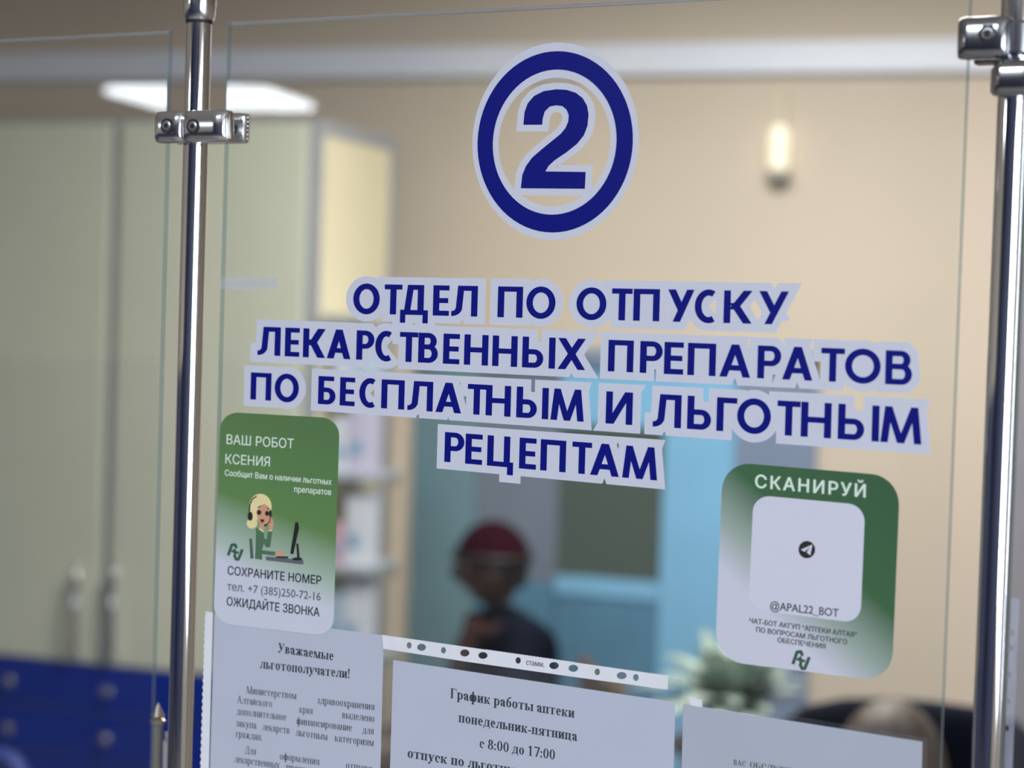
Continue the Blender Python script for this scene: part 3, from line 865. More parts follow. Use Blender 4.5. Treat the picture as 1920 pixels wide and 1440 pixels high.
# lettering: every word is one cut sticker, every letter a part of it
def lerp_line(a, b):
    return lambda x: a[1] + (b[1] - a[1]) * (x - a[0]) / (b[0] - a[0])
L1t, L1b = lerp_line((738, 533.5), (1450, 546)), lerp_line((738, 589.5), (1450, 608))
L2t, L2b = lerp_line((505, 613), (1690, 657.7)), lerp_line((505, 666.5), (1690, 721.5))
L3t, L3b = lerp_line((490, 699), (1690, 763)), lerp_line((490, 750), (1690, 831))
L4t, L4b = lerp_line((850, 811), (1200, 837)), lerp_line((850, 867), (1200, 898))
words = [
    ('blue capitals ОТДЕЛ starting the top line of lettering', L1t, L1b, [('О', 663, 712.5), ('Т', 721.5, 754.5), ('Д', 751.5, 803.5), ('Е', 812.7, 842.7), ('Л', 847.3, 896)]),
    ('short blue word ПО in the middle of the top line of lettering', L1t, L1b, [('П', 934, 980.7), ('О', 987.5, 1042)]),
    ('blue capitals ОТПУСКУ ending the top line of lettering', L1t, L1b, [('О', 1081.5, 1137.5), ('Т', 1147.7, 1186), ('П', 1188.3, 1237.3), ('У', 1252.7, 1301.7), ('С', 1303.3, 1347.7), ('К', 1357.7, 1410.7), ('У', 1423.3, 1479)]),
    ('long blue word ЛЕКАРСТВЕННЫХ starting the second line of lettering', L2t, L2b, [('Л', 484, 526.7), ('Е', 535, 562.3), ('К', 569, 610.7), ('А', 614, 658.3), ('Р', 669, 702.3), ('С', 704.3, 740), ('Т', 750, 784.3), ('В', 785, 821.7), ('Е', 831.7, 862.3), ('Н', 871, 916), ('Н', 924, 970.7), ('Ы', 980, 1041.7), ('Х', 1046.7, 1098.3)]),
    ('blue word ПРЕПАРАТОВ ending the second line of lettering', L2t, L2b, [('П', 1141, 1188.3), ('Р', 1200.7, 1242.7), ('Е', 1246, 1282), ('П', 1290, 1342.7), ('А', 1350, 1407.7), ('Р', 1421, 1465), ('А', 1467.7, 1524.3), ('Т', 1540, 1584), ('О', 1585, 1651.7), ('В', 1660.7, 1710.7)]),
    ('short blue word ПО directly above the green operator sticker', L3t, L3b, [('П', 470.7, 509.3), ('О', 515.7, 561)]),
    ('blue word БЕСПЛАТНЫМ in the third line of lettering', L3t, L3b, [('Б', 597.3, 630), ('Е', 638, 666), ('С', 674.3, 709.3), ('П', 715.7, 759), ('Л', 765, 812.3), ('А', 817.7, 865.7), ('Т', 877.3, 911.7), ('Н', 911.7, 958.3), ('Ы', 969, 1029), ('М', 1033.3, 1095.7)]),
    ('single blue letter И standing alone in the third line', L3t, L3b, [('И', 1136.7, 1186.7)]),
    ('blue word ЛЬГОТНЫМ ending the third line of lettering', L3t, L3b, [('Л', 1225, 1278), ('Ь', 1289.3, 1334), ('Г', 1344.3, 1382.3), ('О', 1382.7, 1446), ('Т', 1457.7, 1501), ('Н', 1502.3, 1559.3), ('Ы', 1571.7, 1649), ('М', 1651.7, 1729)]),
    ('blue word РЕЦЕПТАМ alone in the fourth line of lettering', L4t, L4b, [('Р', 834.3, 871), ('Е', 873.3, 905), ('Ц', 914.3, 963.3), ('Е', 974.3, 1006), ('П', 1014, 1061.7), ('Т', 1073.3, 1110), ('А', 1107.7, 1161.7), ('М', 1167.7, 1233.3)]),
]
for wi, (label, ft, fb, letters) in enumerate(words):
    xm = (letters[0][1] + letters[-1][2]) / 2
    wt = pane_thing('word_sticker', label, 'lettering', xm, fb(xm) + 16, 'blue words stuck on the glass')
    back = []
    for (ch, x0, x1) in letters:
        cap = fb((x0 + x1) / 2) - ft((x0 + x1) / 2)
        W = (x1 - x0) / cap
        pr = cap_glyph(ch, W)
        def mp(p):
            x = x0 + p[0] * cap
            b, t = fb(x), ft(x)
            return (x - 0.028 * (0.5 - p[1]) * cap, b + (t - b) * p[1])
        sheet(wt, 'letter', [[mp(q) for q in p] for p in prim_polys(pr)], M_blue, -0.00045)
        back += [[mp(q) for q in p] for p in prim_polys(pr, 0.25)]
    sheet(wt, 'backing', back, M_white, -0.00025 - wi * 0.000012, 0.0001)

# green sticker with the phone operator
def c6(x, y): return (380 + x / 3.2, 760 + y / 3.2)
def c6p(pts): return [c6(*p) for p in pts]
M_gradL = gradient_mat('green_fading_to_white', [(0.0, (0.60, 0.62, 0.73)), (0.27, (0.60, 0.62, 0.73)), (0.36, (0.42, 0.52, 0.47)), (0.58, (0.115, 0.235, 0.075)), (1.0, (0.085, 0.185, 0.065))], (0.16, 0, 0.92))
ls = pane_thing('operator_sticker', 'tall green and white sticker with a headset operator and phone number', 'sticker', 517, 1190)
qm = quad_map([c6(112, 38), c6(826, 78), c6(786, 1388), c6(68, 1302)])
sheet(ls, 'panel', [[qm(*p) for p in rrect_uv(0.15, 0.082)]], M_gradL, -0.0008, 0.00012)
vt = -0.00085
def st(pt, name, txt, cf, x0, y0, x1, y1, cap, m, **k):
    (a, b), (c, d) = cf(x0, y0), cf(x1, y1); return sans(pt, name, txt, a, b, c, d, cap / 3.2, m, vt, **k)
st(ls, 'heading', 'ВАШ РОБОТ', c6, 147, 231, 550, 259, 58, M_inkw, bold=0.006)
st(ls, 'heading', 'КСЕНИЯ', c6, 140, 348, 407, 367, 58, M_inkw, bold=0.006)
st(ls, 'small_print', 'Сообщит Вам о наличии льготных', c6, 137, 421, 777, 477, 36, M_inkw, bold=0.014)
st(ls, 'small_print', 'препаратов', c6, 553, 519, 775, 538, 36, M_inkw, bold=0.014)
st(ls, 'caption', 'СОХРАНИТЕ НОМЕР', c6, 153, 1014, 715, 1075, 52, M_ink, bold=0.020)
st(ls, 'phone_number', 'тел. +7 (385)250-72-16', c6, 150, 1108, 712, 1171, 50, M_inkg, bold=0.012)
st(ls, 'caption', 'ОЖИДАЙТЕ ЗВОНКА', c6, 147, 1199, 705, 1266, 52, M_ink, bold=0.020)
M_hair = mat('print_blond', (0.80, 0.70, 0.36), 0.5); M_skin = mat('print_skin', (0.62, 0.33, 0.20), 0.5)
M_suit = mat('print_suit_green', (0.075, 0.16, 0.085), 0.5); M_dark = mat('print_black', (0.008, 0.010, 0.009), 0.5)
M_slg = mat('print_slate', (0.075, 0.11, 0.11), 0.5); M_desk = mat('print_desk_grey', (0.12, 0.125, 0.155), 0.5); M_red = mat('print_red', (0.35, 0.02, 0.02), 0.5)
def p6(name, polys, m, lv, sub=()): sheet(ls, name, [c6p(p) for p in polys], m, vt - lv * 0.00003, 0.00003, sub=[c6p(p) for p in sub])
p6('operator_hair', [ell(350, 607, 68, 77), ell(300, 708, 32, 31), [(283, 600), (325, 585), (345, 690), (300, 690)]], M_hair, 0)
p6('operator_face', [[(338, 612), (352, 585), (385, 590), (410, 622), (415, 660), (408, 700), (380, 722), (350, 712), (335, 690), (328, 640)], [(352, 700), (378, 715), (374, 745), (345, 738)]], M_skin, 1)
p6('operator_fringe', [[(322, 570), (360, 545), (405, 575), (417, 618), (400, 606), (372, 590), (345, 605), (322, 640), (314, 620)]], M_hair, 2)
p6('operator_features', [ell(343, 642, 13, 15), ell(391, 648, 12, 15), [(333, 609), (355, 601), (357, 606), (334, 614)], [(388, 613), (404, 619), (404, 624), (388, 618)], [(349, 683), (376, 684), (366, 705), (356, 704)]], M_dark, 3)
p6('operator_lips', [[(355, 695), (372, 696), (364, 705)]], M_red, 4)
p6('headset', pline([(328, 545), (303, 562), (287, 598), (285, 640)], 7) + [ell(290, 665, 15, 27), ell(411, 650, 8, 22)] + pline([(411, 668), (407, 698), (388, 714), (376, 720)], 5) + [ell(381, 719, 9, 6)], M_dark, 5)
p6('chair_back', [[(284, 800), (300, 797), (310, 918), (291, 920)]], M_slg, 1)
p6('operator_suit', [[(325, 735), (345, 738), (372, 765), (376, 812), (360, 870), (362, 926), (318, 920), (322, 850)], line(360, 880, 440, 890, 24), line(372, 805, 398, 848, 26), line(396, 850, 409, 752, 26)], M_suit, 2)
p6('operator_hand', [ell(414, 712, 14, 38), ell(470, 888, 26, 16)], M_skin, 1)
p6('collar', [[(345, 735), (372, 752), (368, 762), (340, 742)], [(398, 748), (422, 748), (422, 755), (398, 755)]], M_hair, 3)
p6('desk', [[(383, 905), (609, 928), (608, 955), (384, 929)]], M_desk, 2)
p6('monitor', [[(560, 702), (577, 700), (583, 738), (548, 893), (530, 888)], [(566, 828), (578, 828), (586, 912), (572, 914)], ell(572, 921, 31, 9), [(445, 905), (518, 906), (518, 917), (445, 914)]], M_dark, 3)
def logo(pt, cf, x, y, k, m, v):
    P = lambda pts: [cf(x + a * k, y + b * k) for a, b in pts]
    polys = []
    for pts, wd in (([(-40, 25), (-18, -38), (2, -40), (10, -18)], 17), ([(46, -12), (22, 48), (8, 48), (-4, 22)], 17), ([(-20, -2), (24, 10)], 14), ([(-2, -14), (2, 26)], 15)):
        polys += [P(p) for p in pline(pts, wd)]
    sheet(pt, 'emblem', polys, m, v, 0.00003)
logo(ls, c6, 197, 875, 1.0, M_green, vt)

# green and white sticker with the scan panel
def c7(x, y): return (1320 + x / 3.2, 850 + y / 3.2)
M_gradR = gradient_mat('green_corner_fade', [(0.0, (0.60, 0.61, 0.72)), (0.28, (0.60, 0.61, 0.72)), (0.42, (0.32, 0.40, 0.36)), (0.60, (0.040, 0.125, 0.050)), (1.0, (0.028, 0.10, 0.040))], (0.42, 0, 0.58))
rs = pane_thing('scan_sticker', 'green and white sticker with a rounded white scan panel on the right', 'sticker', 1508, 1272)
qm = quad_map([c7(116, 48), c7(1180, 138), c7(1128, 1372), c7(68, 1240)])
sheet(rs, 'panel', [[qm(*p) for p in rrect_uv(0.16, 0.145)]], M_gradR, -0.0008, 0.00012)
qm = quad_map([c7(300, 248), c7(970, 310), c7(941, 1020), c7(270, 932)])
M_whp = mat('white_print', (0.63, 0.64, 0.76), 0.5, noise=0.01)
sheet(rs, 'scan_panel', [[qm(*p) for p in rrect_uv(0.15, 0.145)]], M_whp, vt, 0.00003)
st(rs, 'heading', 'СКАНИРУЙ', c7, 308, 204, 972, 264, 78, M_inkw, bold=0.024, spacing=1.22)
vt2 = vt; vt = vt - 0.00004
st(rs, 'handle_print', '@APAL22_BOT', c7, 398, 934, 810, 981, 50, M_inkd, bold=0.016)
vt = vt2
st(rs, 'small_print', 'ЧАТ-БОТ АКГУП “АПТЕКИ АЛТАЯ”', c7, 275, 1016, 920, 1104, 30, M_inkd, bold=0.028)
st(rs, 'small_print', 'ПО ВОПРОСАМ ЛЬГОТНОГО', c7, 315, 1070, 862, 1146, 30, M_inkd, bold=0.028)
st(rs, 'small_print', 'ОБЕСПЕЧЕНИЯ', c7, 443, 1132, 732, 1172, 30, M_inkd, bold=0.028)
logo(rs, c7, 582, 1235, 1.15, M_green, vt)
sheet(rs, 'round_emblem', [[c7(*p) for p in ell(620, 577, 50, 52)]], M_dark, vt - 0.00004, 0.00003)
sheet(rs, 'plane_emblem', [[c7(*p) for p in q] for q in ([(584, 577), (654, 546), (641, 612), (619, 594), (640, 560), (606, 590)], )], M_whp, vt - 0.00008, 0.00003)

# ------------------------------------------------------------------ paper notices and their plastic sleeves
def notice(label, corners, m, v, px, py, group='paper notices on the glass'):
    t = pane_thing('paper_notice', label, 'notice', px, py, group)
    sheet(t, 'sheet', [corners], m, v, 0.0001)
    return t
def ext(a, b, y):                                     # follow an edge down below the frame
    return (a[0] + (b[0] - a[0]) * (y - a[1]) / (b[1] - a[1]), y)
vp = -0.00045
n1 = notice('left white notice under the operator sticker, addressed to benefit recipients', [(403, 1150), (720, 1191), (706, 1760), (386, 1715)], M_paper, vp, 560, 1450)
vt3 = vp - 0.00005
serif(n1, 'title', [('Уважаемые', 521.7, 1223, 626.7, 1238.5, 18), ('льготополучатели!', 487.7, 1252.5, 657.5, 1272, 18)], M_ink, vt3, True)
serif(n1, 'body_text', [
    ('Министерством', 463, 1300, 556.7, 1311, 14), ('здравоохранения', 595, 1318.5, 703.3, 1331.5, 14),
    ('Алтайского', 445, 1317.7, 511, 1326.3, 14), ('края', 561.7, 1336, 587.3, 1339, 14), ('выделено', 642, 1346, 703, 1354, 14),
    ('дополнительное', 444, 1339.5, 537.7, 1351, 14), ('финансирование', 556, 1357.5, 661, 1371, 14), ('для', 680, 1374.5, 701.7, 1377, 14),
    ('закупа', 443, 1361.5, 481.7, 1366.5, 14), ('лекарств', 492.7, 1368.5, 544, 1376, 14), ('льготным', 555, 1379, 615, 1388, 14), ('категориям', 628, 1389.5, 701.7, 1399, 14),
    ('граждан.', 442.7, 1381.7, 492.7, 1388.5, 14),
    ('Для', 460, 1412.5, 481, 1415.5, 14), ('оформления', 525, 1423.5, 600, 1434.5, 14), ('отпуска', 649, 1441, 700, 1448, 14),
    ('лекарственных', 440, 1429, 525, 1441, 14), ('препаратов', 537, 1444, 610, 1454, 14)], M_ink, vt3)
n2 = notice('middle white notice with the opening hours in bold print', [(738, 1237.5), (1266.5, 1316.5), (1254, 1860), (722, 1770)], M_paper, vp, 1000, 1480)
serif(n2, 'opening_hours', [('График работы аптеки', 845, 1308.5, 1078.3, 1346, 18.5), ('понедельник-пятница', 860, 1353.5, 1083.3, 1389.5, 18.5),
                            ('с 8:00 до 17:00', 899.3, 1401.7, 1041.7, 1424.5, 18.5), ('отпуск по льготным', 764, 1420, 985, 1455.5, 18.5)], M_ink, vt3, True)
n3 = notice('right white notice, almost blank, in front of the blond person', [(1281.7, 1319.5), (1730, 1390.5), (1716, 1900), (1268, 1830)], M_paper2, vp, 1500, 1500)
serif(n3, 'body_text', [('ВАС', 1375.7, 1433.7, 1399.5, 1437.2, 10), ('ОБСЛУЖИВАЕТ', 1406, 1438, 1528, 1456.5, 10)], M_inkd, vt3, True)

s1 = pane_thing('plastic_sleeve', 'clear punched sleeve around the left notice, punched strip along its left edge', 'sleeve', 400, 1200, 'clear sleeves holding the notices')
sheet(s1, 'film', [[(387, 1146), (728, 1191), (714, 1765), (368, 1715)]], M_film, -0.00075, 0.00008)
ser = [(386, 1146)] + [(400.5, 1148)] + [(389, 1600), (372, 1600)]
for k in range(70): ser.append((372 + (386 - 372) * (k + 0.5) / 70 + (1.2 if k % 2 else -1.0), 1600 - (1600 - 1150) * (k + 0.5) / 70))
sheet(s1, 'punched_strip', [ser], M_strip, -0.0009, 0.00005)
s2 = pane_thing('plastic_sleeve', 'clear punched sleeve around the middle notice, holed strip on top', 'sleeve', 1000, 1300, 'clear sleeves holding the notices')
sheet(s2, 'film', [[(727, 1190), (1279, 1275), (1266, 1860), (712, 1770)]], M_film, -0.00075, 0.00008)
def c2(x, y): return (640 + x / 3, 960 + y / 3)
top_e = [(232, 690)] + [(232 + (1842 - 232) * k / 160, 690 + (920 - 690) * k / 160 + (-2.5 if (k % 2 and 58 < k < 108) else 0)) for k in range(1, 161)]
strip = [c2(*p) for p in top_e + [(1838, 998), (1300, 925), (700, 840), (240, 768)]]
holes = [(385, 749, 14, 18), (455, 760, 25, 20), (578, 777, 14, 18), (698, 792, 26, 20), (800, 806, 26, 19), (998, 834, 15, 18), (1200, 863, 27, 20), (1308, 878, 27, 20), (1443, 898, 15, 19), (1580, 919, 28, 20), (1660, 930, 16, 20)]
sheet(s2, 'punched_strip', [strip], M_strip, -0.0009, 0.00005, sub=[[c2(*p) for p in ell(x, y, a, b, 18)] for x, y, a, b in holes])
(ax, ay), (bx, by) = c2(1043, 858), c2(1145, 872)
sans(s2, 'maker_print', 'стамм.', ax, ay, bx, by, 10.5, M_inkg, -0.00095, bold=0.018)
s3 = pane_thing('plastic_sleeve', 'clear sleeve around the right, almost blank notice', 'sleeve', 1500, 1400, 'clear sleeves holding the notices')
sheet(s3, 'film', [[(1268, 1305), (1740, 1384), (1726, 1900), (1255, 1830)]], M_film, -0.00075, 0.00008)
s4 = pane_thing('plastic_sleeve', 'narrow punched sleeve strip on the glass right of the right post', 'sleeve', 1910, 1250, 'clear sleeves holding the notices')
sheet(s4, 'film', [[(1896, 1118), (1990, 1130), (1980, 1700), (1880, 1690)]], M_film, -0.0005, 0.00008)
sheet(s4, 'punched_strip', [[(1897, 1120), (1912, 1122), (1897, 1500), (1880, 1500)]], M_tape, -0.0007, 0.00005, sub=[ell(x, y, 3.2, 6, 12) for x, y in ((1899, 1187), (1897, 1215), (1894, 1265), (1892, 1315), (1889, 1365))])
tp = pane_thing('tape_piece', 'small white tape tab on the top left corner of the right notice', 'tape', 1306, 1326)
tag(tp.root, 'small white tape tab on the top left corner of the right notice', 'tape')
sheet(tp, 'tab', [[(1294, 1308), (1317, 1311.5), (1318, 1326), (1295, 1322)]], M_strip, -0.0011, 0.00006)
tp = pane_thing('tape_piece', 'pale lilac tape strip on the pane edge above the word ПО', 'tape', 450, 545)
sheet(tp, 'strip', [[(414, 519), (520, 521), (521, 541), (414, 543)]], M_tape, -0.0005, 0.00006)

#@@BACK@@
# ================================================================== BEHIND THE GLASS
# wardrobe cabinet: cream doors, grey edges, pale yellow side
M_cream = mat('cream_laminate', (0.66, 0.69, 0.56), 0.4, noise=0.03, nscale=2)
M_yel = mat('pale_yellow_laminate', (0.84, 0.77, 0.54), 0.45, noise=0.02)
M_gred = mat('grey_edge_band', (0.34, 0.36, 0.40), 0.4, noise=0.03)
CYF = 5.6
CX1 = on_y(590, 600, CYF).x; CX0 = on_y(-110, 600, CYF).x
CZ = on_y(420, 224, CYF).z; CB = CYF + 0.62
xs = on_y(212, 700, CYF).x
cab = thing('wardrobe_cabinet', 'tall cabinet with cream doors above cobalt blue drawers on the left', 'cabinet', ((CX0 + CX1) / 2, CYF + 0.3, 0))
o3 = (cab.location.x, cab.location.y, 0)
def cb(mb, name, m, parent=cab, smooth=False): return mb.build(name, m, parent, smooth, o3)
mb = MB().box(CX0, CYF, 0.08, CX1 - 0.02, CB, CZ).box(CX0 + 0.04, CYF + 0.05, 0.0, CX1 - 0.05, CB, 0.08)
cb(mb, 'carcass', M_gred)
ZD = on_y(150, 1238, CYF).z
for (a, b, hp) in ((CX0 + 0.004, xs - 0.02, 157), (xs + 0.02, CX1 - 0.034, 226)):
    d = cb(MB().box(a, CYF - 0.022, ZD, b, CYF - 0.001, CZ - 0.012, 0.003), 'door', M_cream)
    hx = on_y(hp, 1100, CYF).x; h0, h1 = on_y(hp, 1228, CYF).z, on_y(hp, 1062, CYF).z
    pts = [(hx, CYF - 0.02, h1), (hx, CYF - 0.045, h1 - 0.01), (hx, CYF - 0.055, (h0 + h1) / 2), (hx, CYF - 0.045, h0 + 0.01), (hx, CYF - 0.02, h0)]
    cb(MB().tube(pts, 0.011), 'handle', M_chrome2, d, True)
zs = 0.03
cb(MB().box(CX1 - 0.019, CYF + 0.035, 0.1, CX1 - 0.004, CB - 0.04, CZ - 0.045), 'side_panel', M_yel)
cb(MB().box(CX1 - 0.02, CYF - 0.004, 0.08, CX1, CYF + 0.034, CZ).box(CX1 - 0.02, CB - 0.045, 0.08, CX1, CB, CZ)
   .box(CX1 - 0.02, CYF + 0.034, CZ - 0.045, CX1, CB - 0.045, CZ), 'edge_frame', M_gred)

# cobalt blue drawers fill the cabinet's lower front
M_bl = mat('cobalt_laminate', (0.006, 0.030, 0.30), 0.45, noise=0.06, spec=0.3)
for (a, b, kn) in ((CX0 + 0.004, xs - 0.002, (30, 90)), (xs + 0.002, CX1 - 0.034, (212,))):
    for r in range(4):
        z1 = ZD - 0.008 - r * 0.155; z0 = z1 - 0.148
        d = cb(MB().box(a, CYF - 0.022, z0, b, CYF - 0.001, z1, 0.003), 'drawer', M_bl)
        for kpx in kn[:1]:
            kx = on_y(kpx, 1300, CYF).x
            cb(MB().lathe([(0.006, CYF - 0.0215), (0.006, CYF - 0.034), (0.016, CYF - 0.038), (0.017, CYF - 0.046), (0.010, CYF - 0.050)], (kx, 0, (z0 + z1) / 2), 20, 'Y'), 'knob', M_chrome2, d, True)

# rack of medicine boxes between cabinet and door
M_post = mat('beige_post', (0.60, 0.50, 0.38), 0.5, noise=0.04)
M_shelf = mat('grey_shelf', (0.40, 0.45, 0.50), 0.4, noise=0.05)
RX0, RX1, RY0, RY1 = CX1 + 0.015, on_y(760, 900, CYF + 0.29).x, CYF + 0.01, CYF + 0.29
RZ = on_y(620, 590, RY0).z
rack = thing('shelf_rack', 'narrow beige-posted shelf rack between the cream cabinet and the doorway', 'shelf', ((RX0 + RX1) / 2, (RY0 + RY1) / 2, 0))
oR = (rack.location.x, rack.location.y, 0)
for a in (RX0, RX1 - 0.03):
    for b in (RY1 - 0.03,):
        MB().box(a, b, 0, a + 0.03, b + 0.03, RZ, 0.002).build('post', M_post, rack, offset=oR)
shelf_z = []
for py in (700, 890, 1066, 1240):
    zz = on_y(680, py, RY0).z; shelf_z.append(zz)
shelf_z += [shelf_z[-1] - 0.36, shelf_z[-1] - 0.72]
for zz in shelf_z:
    if zz > 0.05: MB().box(RX0 + 0.002, RY0 + 0.002, zz - 0.02, RX1 - 0.002, RY1 - 0.002, zz, 0.002).build('shelf', M_shelf, rack, offset=oR)
MB().box(RX0 + 0.002, RY0 + 0.002, RZ - 0.02, RX1 - 0.002, RY1 - 0.002, RZ, 0.002).build('top_shelf', M_shelf, rack, offset=oR)
cols = {'white': mat('carton_white', (0.70, 0.74, 0.82), 0.5, noise=0.03), 'pale blue': mat('carton_pale_blue', (0.42, 0.56, 0.70), 0.5, noise=0.03),
        'blue': mat('carton_blue', (0.20, 0.38, 0.58), 0.5, noise=0.04), 'lilac': mat('carton_lilac', (0.58, 0.56, 0.72), 0.5, noise=0.03), 'pink': mat('carton_pink', (0.62, 0.40, 0.48), 0.5, noise=0.03)}
levels = ['on the topmost shelf', 'on the second shelf from the top', 'on the third shelf from the top', 'on the fourth shelf from the top']
layout = [[('white', 0.5, 0.30), ('pale blue', 0.5, 0.24)], [('white', 0.5, 0.17), ('lilac', 0.5, 0.22)],
          [('pink', 0.48, 0.13), ('white', 0.52, 0.22)], [('pale blue', 0.5, 0.2), ('white', 0.5, 0.24)]]
usable = RX1 - RX0 - 0.07
for li, (zz, row) in enumerate(zip(shelf_z[:4], layout)):
    x = RX0 + 0.034; top0 = None; n = 0
    for (cn, fr, h) in row:
        if fr > 0.85:                                  # a flat carton lying on the two below it is left for the shelf's rear
            w_ = usable * 0.9; xa = RX0 + 0.036; ya = RY0 + 0.06; where = 'lying flat behind, '
        else:
            pass; w_ = usable * fr - 0.004; xa = x; ya = RY0 + 0.035; x += usable * fr; where = ('left box ' if n == 0 else 'right box '); n += 1
        gap = (RZ if li == 0 else shelf_z[li - 1]) - zz - 0.03
        h = min(h, gap)
        t = thing('medicine_box', f'{cn} carton, {where}{levels[li]} of the rack', 'box', (xa + w_ / 2, ya + 0.07, zz), 0, 'medicine cartons on the rack')
        MB().box(-w_ / 2, -0.07, 0.0002, w_ / 2, 0.07, h, 0.002).build('carton', cols[cn], t)
        MB().box(-w_ / 2 + 0.01, -0.0708, h * 0.25, w_ / 2 - 0.01, -0.0701, h * 0.45).build('printed_band', cols['blue' if cn != 'blue' else 'white'], t)

# lit fixture hanging below the trunking
pW = on_y(1466, 282, WY)
M_lit = mat('warm_lit_diffuser', (0.9, 0.85, 0.7), 0.4, emit=(1.0, 0.90, 0.66), estr=0.35)
M_lbase = mat('grey_plastic', (0.33, 0.31, 0.27), 0.5, noise=0.03)
M_cond = mat('beige_conduit', (0.66, 0.60, 0.46), 0.5, noise=0.03)
wl = thing('wall_lamp', 'small lit wall lamp hanging by a beige conduit below the white trunking', 'lamp', (pW.x, WY, on_y(1466, 342, WY).z))
hz = [on_y(1466, yy, WY).z - wl.location.z for yy in (342, 322, 236, 160)]
MB().lathe([(0.030, hz[0]), (0.038, hz[0] + 0.008), (0.038, hz[1])], (0, -0.045, 0)).build('base', M_lbase, wl, True)
MB().lathe([(0.030, hz[1] + 0.0005), (0.034, hz[1] + 0.02), (0.034, hz[2] - 0.035), (0.026, hz[2] - 0.012), (0.012, hz[2])], (0, -0.045, 0)).build('diffuser', M_lit, wl, True)
MB().box(-0.016, -0.026, hz[2] - 0.02, 0.016, -0.001, hz[3] - 0.004, 0.003).build('conduit', M_cond, wl)

# plant by the doorway
M_leaf = mat('pale_green_leaf', (0.36, 0.45, 0.39), 0.5, noise=0.1, nscale=9)
M_pot = mat('white_pot', (0.66, 0.68, 0.74), 0.4, noise=0.03)
M_soil = mat('soil', (0.04, 0.03, 0.02), 0.9, noise=0.3)
M_wood = mat('brown_wood', (0.22, 0.14, 0.08), 0.5, noise=0.15, nscale=4)
pb = at_depth(1368, 1390, 5.0)
plant = thing('potted_plant', 'pale green leafy plant in a white pot before the doorway', 'plant', (pb.x, pb.y, pb.z))
MB().lathe([(0.055, 0.0002), (0.075, 0.10), (0.08, 0.105), (0.08, 0.12), (0.07, 0.12), (0.066, 0.105)], n=32).build('pot', M_pot, plant, True)
MB().lathe([(0.066, 0.1), (0.0665, 0.106)], n=24).build('soil', M_soil, plant)
fol = bmesh.new()
rnd = random.Random(3)
for k in range(64):
    a = rnd.uniform(0, 2 * PI); el = rnd.uniform(0.25, 1.35); L = rnd.uniform(0.15, 0.30)
    d = Vector((math.cos(a) * math.cos(el), math.sin(a) * math.cos(el), math.sin(el)))
    side = d.cross(Vector((0, 0, 1))).normalized(); base = Vector((math.cos(a) * 0.02, math.sin(a) * 0.02, 0.10))
    w_ = rnd.uniform(0.028, 0.045); rows = []
    for i in range(7):
        f = i / 6; c = base + d * L * f + Vector((0, 0, -0.055 * f * f * L / 0.15)); ww = w_ * math.sin(PI * min(1, f * 0.9 + 0.08)) + 0.0015
        rows.append((fol.verts.new(c - side * ww), fol.verts.new(c + Vector((0, 0, -0.004))), fol.verts.new(c + side * ww)))
    for p, q in zip(rows, rows[1:]):
        fol.faces.new((p[0], p[1], q[1], q[0])); fol.faces.new((p[1], p[2], q[2], q[1]))
me = bpy.data.meshes.new('foliage'); fol.to_mesh(me); fol.free()
for p in me.polygons: p.use_smooth = True
link('foliage', me, M_leaf, plant)
stl = thing('plant_stool', 'brown wooden stool under the pale green plant', 'stool', (pb.x, pb.y, 0))
MB().lathe([(0.14, pb.z - 0.03), (0.15, pb.z - 0.025), (0.15, pb.z - 0.004), (0.145, pb.z)], n=32).build('seat', M_wood, stl, True)
for k in range(4):
    a = PI / 4 + k * PI / 2
    MB().tube([(0.16 * math.cos(a), 0.16 * math.sin(a), 0), (0.11 * math.cos(a), 0.11 * math.sin(a), pb.z - 0.028)], [0.014, 0.018], 12).build('leg', M_wood, stl, True)

# small flag on the counter behind the left pane
M_silv = mat('silver_finial', (0.72, 0.66, 0.58), 0.18, metal=1.0)
M_stick = mat('grey_flagpole', (0.24, 0.23, 0.21), 0.4, noise=0.05)
M_flag = mat('white_flag_cloth', (0.72, 0.74, 0.84), 0.7, noise=0.03)
fv = 0.09
fu, ft = PX(297, 1318, fv); fs = PX(295, 1362, fv)[1]
fl = PaneThing('table_flag', 'small table flag with a silver spear tip beside the left post', 'flag', fu, zc, fv)
sc = (ft - fs)
fl.build(MB().lathe([(0.05, zc + 0.0002), (0.05, zc + 0.012), (0.02, zc + 0.022), (0.006, zc + 0.03)], (fu, fv, 0)), 'base', M_silv, True)
fl.build(MB().lathe([(0.0040, zc + 0.025), (0.0040, fs + 0.001)], (fu, fv, 0), 18), 'pole', M_stick, True)
fl.build(MB().lathe([(0.0040, fs), (0.0032, fs + sc * 0.05), (0.0056, fs + sc * 0.16), (0.0062, fs + sc * 0.24), (0.0044, fs + sc * 0.34), (0.0030, fs + sc * 0.38), (0.0052, fs + sc * 0.44), (0.0036, fs + sc * 0.62), (0.0016, fs + sc * 0.85), (0.0004, ft)], (fu, fv, 0), 24), 'spear_tip', M_silv, True)
mb = MB(); rows = []
for i in range(15):
    z = fs - 0.004 - i * 0.018; row = []
    for j in range(9):
        f = j / 8
        drop = f * 0.012
        row.append(mb.bm.verts.new((fu + 0.004 + f * min(0.0065 + i * 0.0006, 0.014) - (0.0 if f < 2 else 0), fv + 0.006 * math.sin(f * 9 + i * 0.2) + 0.004, z - drop)))
    rows.append(row)
for a, b in zip(rows, rows[1:]):
    for j in range(8): mb.bm.faces.new((a[j], a[j + 1], b[j + 1], b[j]))
rows = []
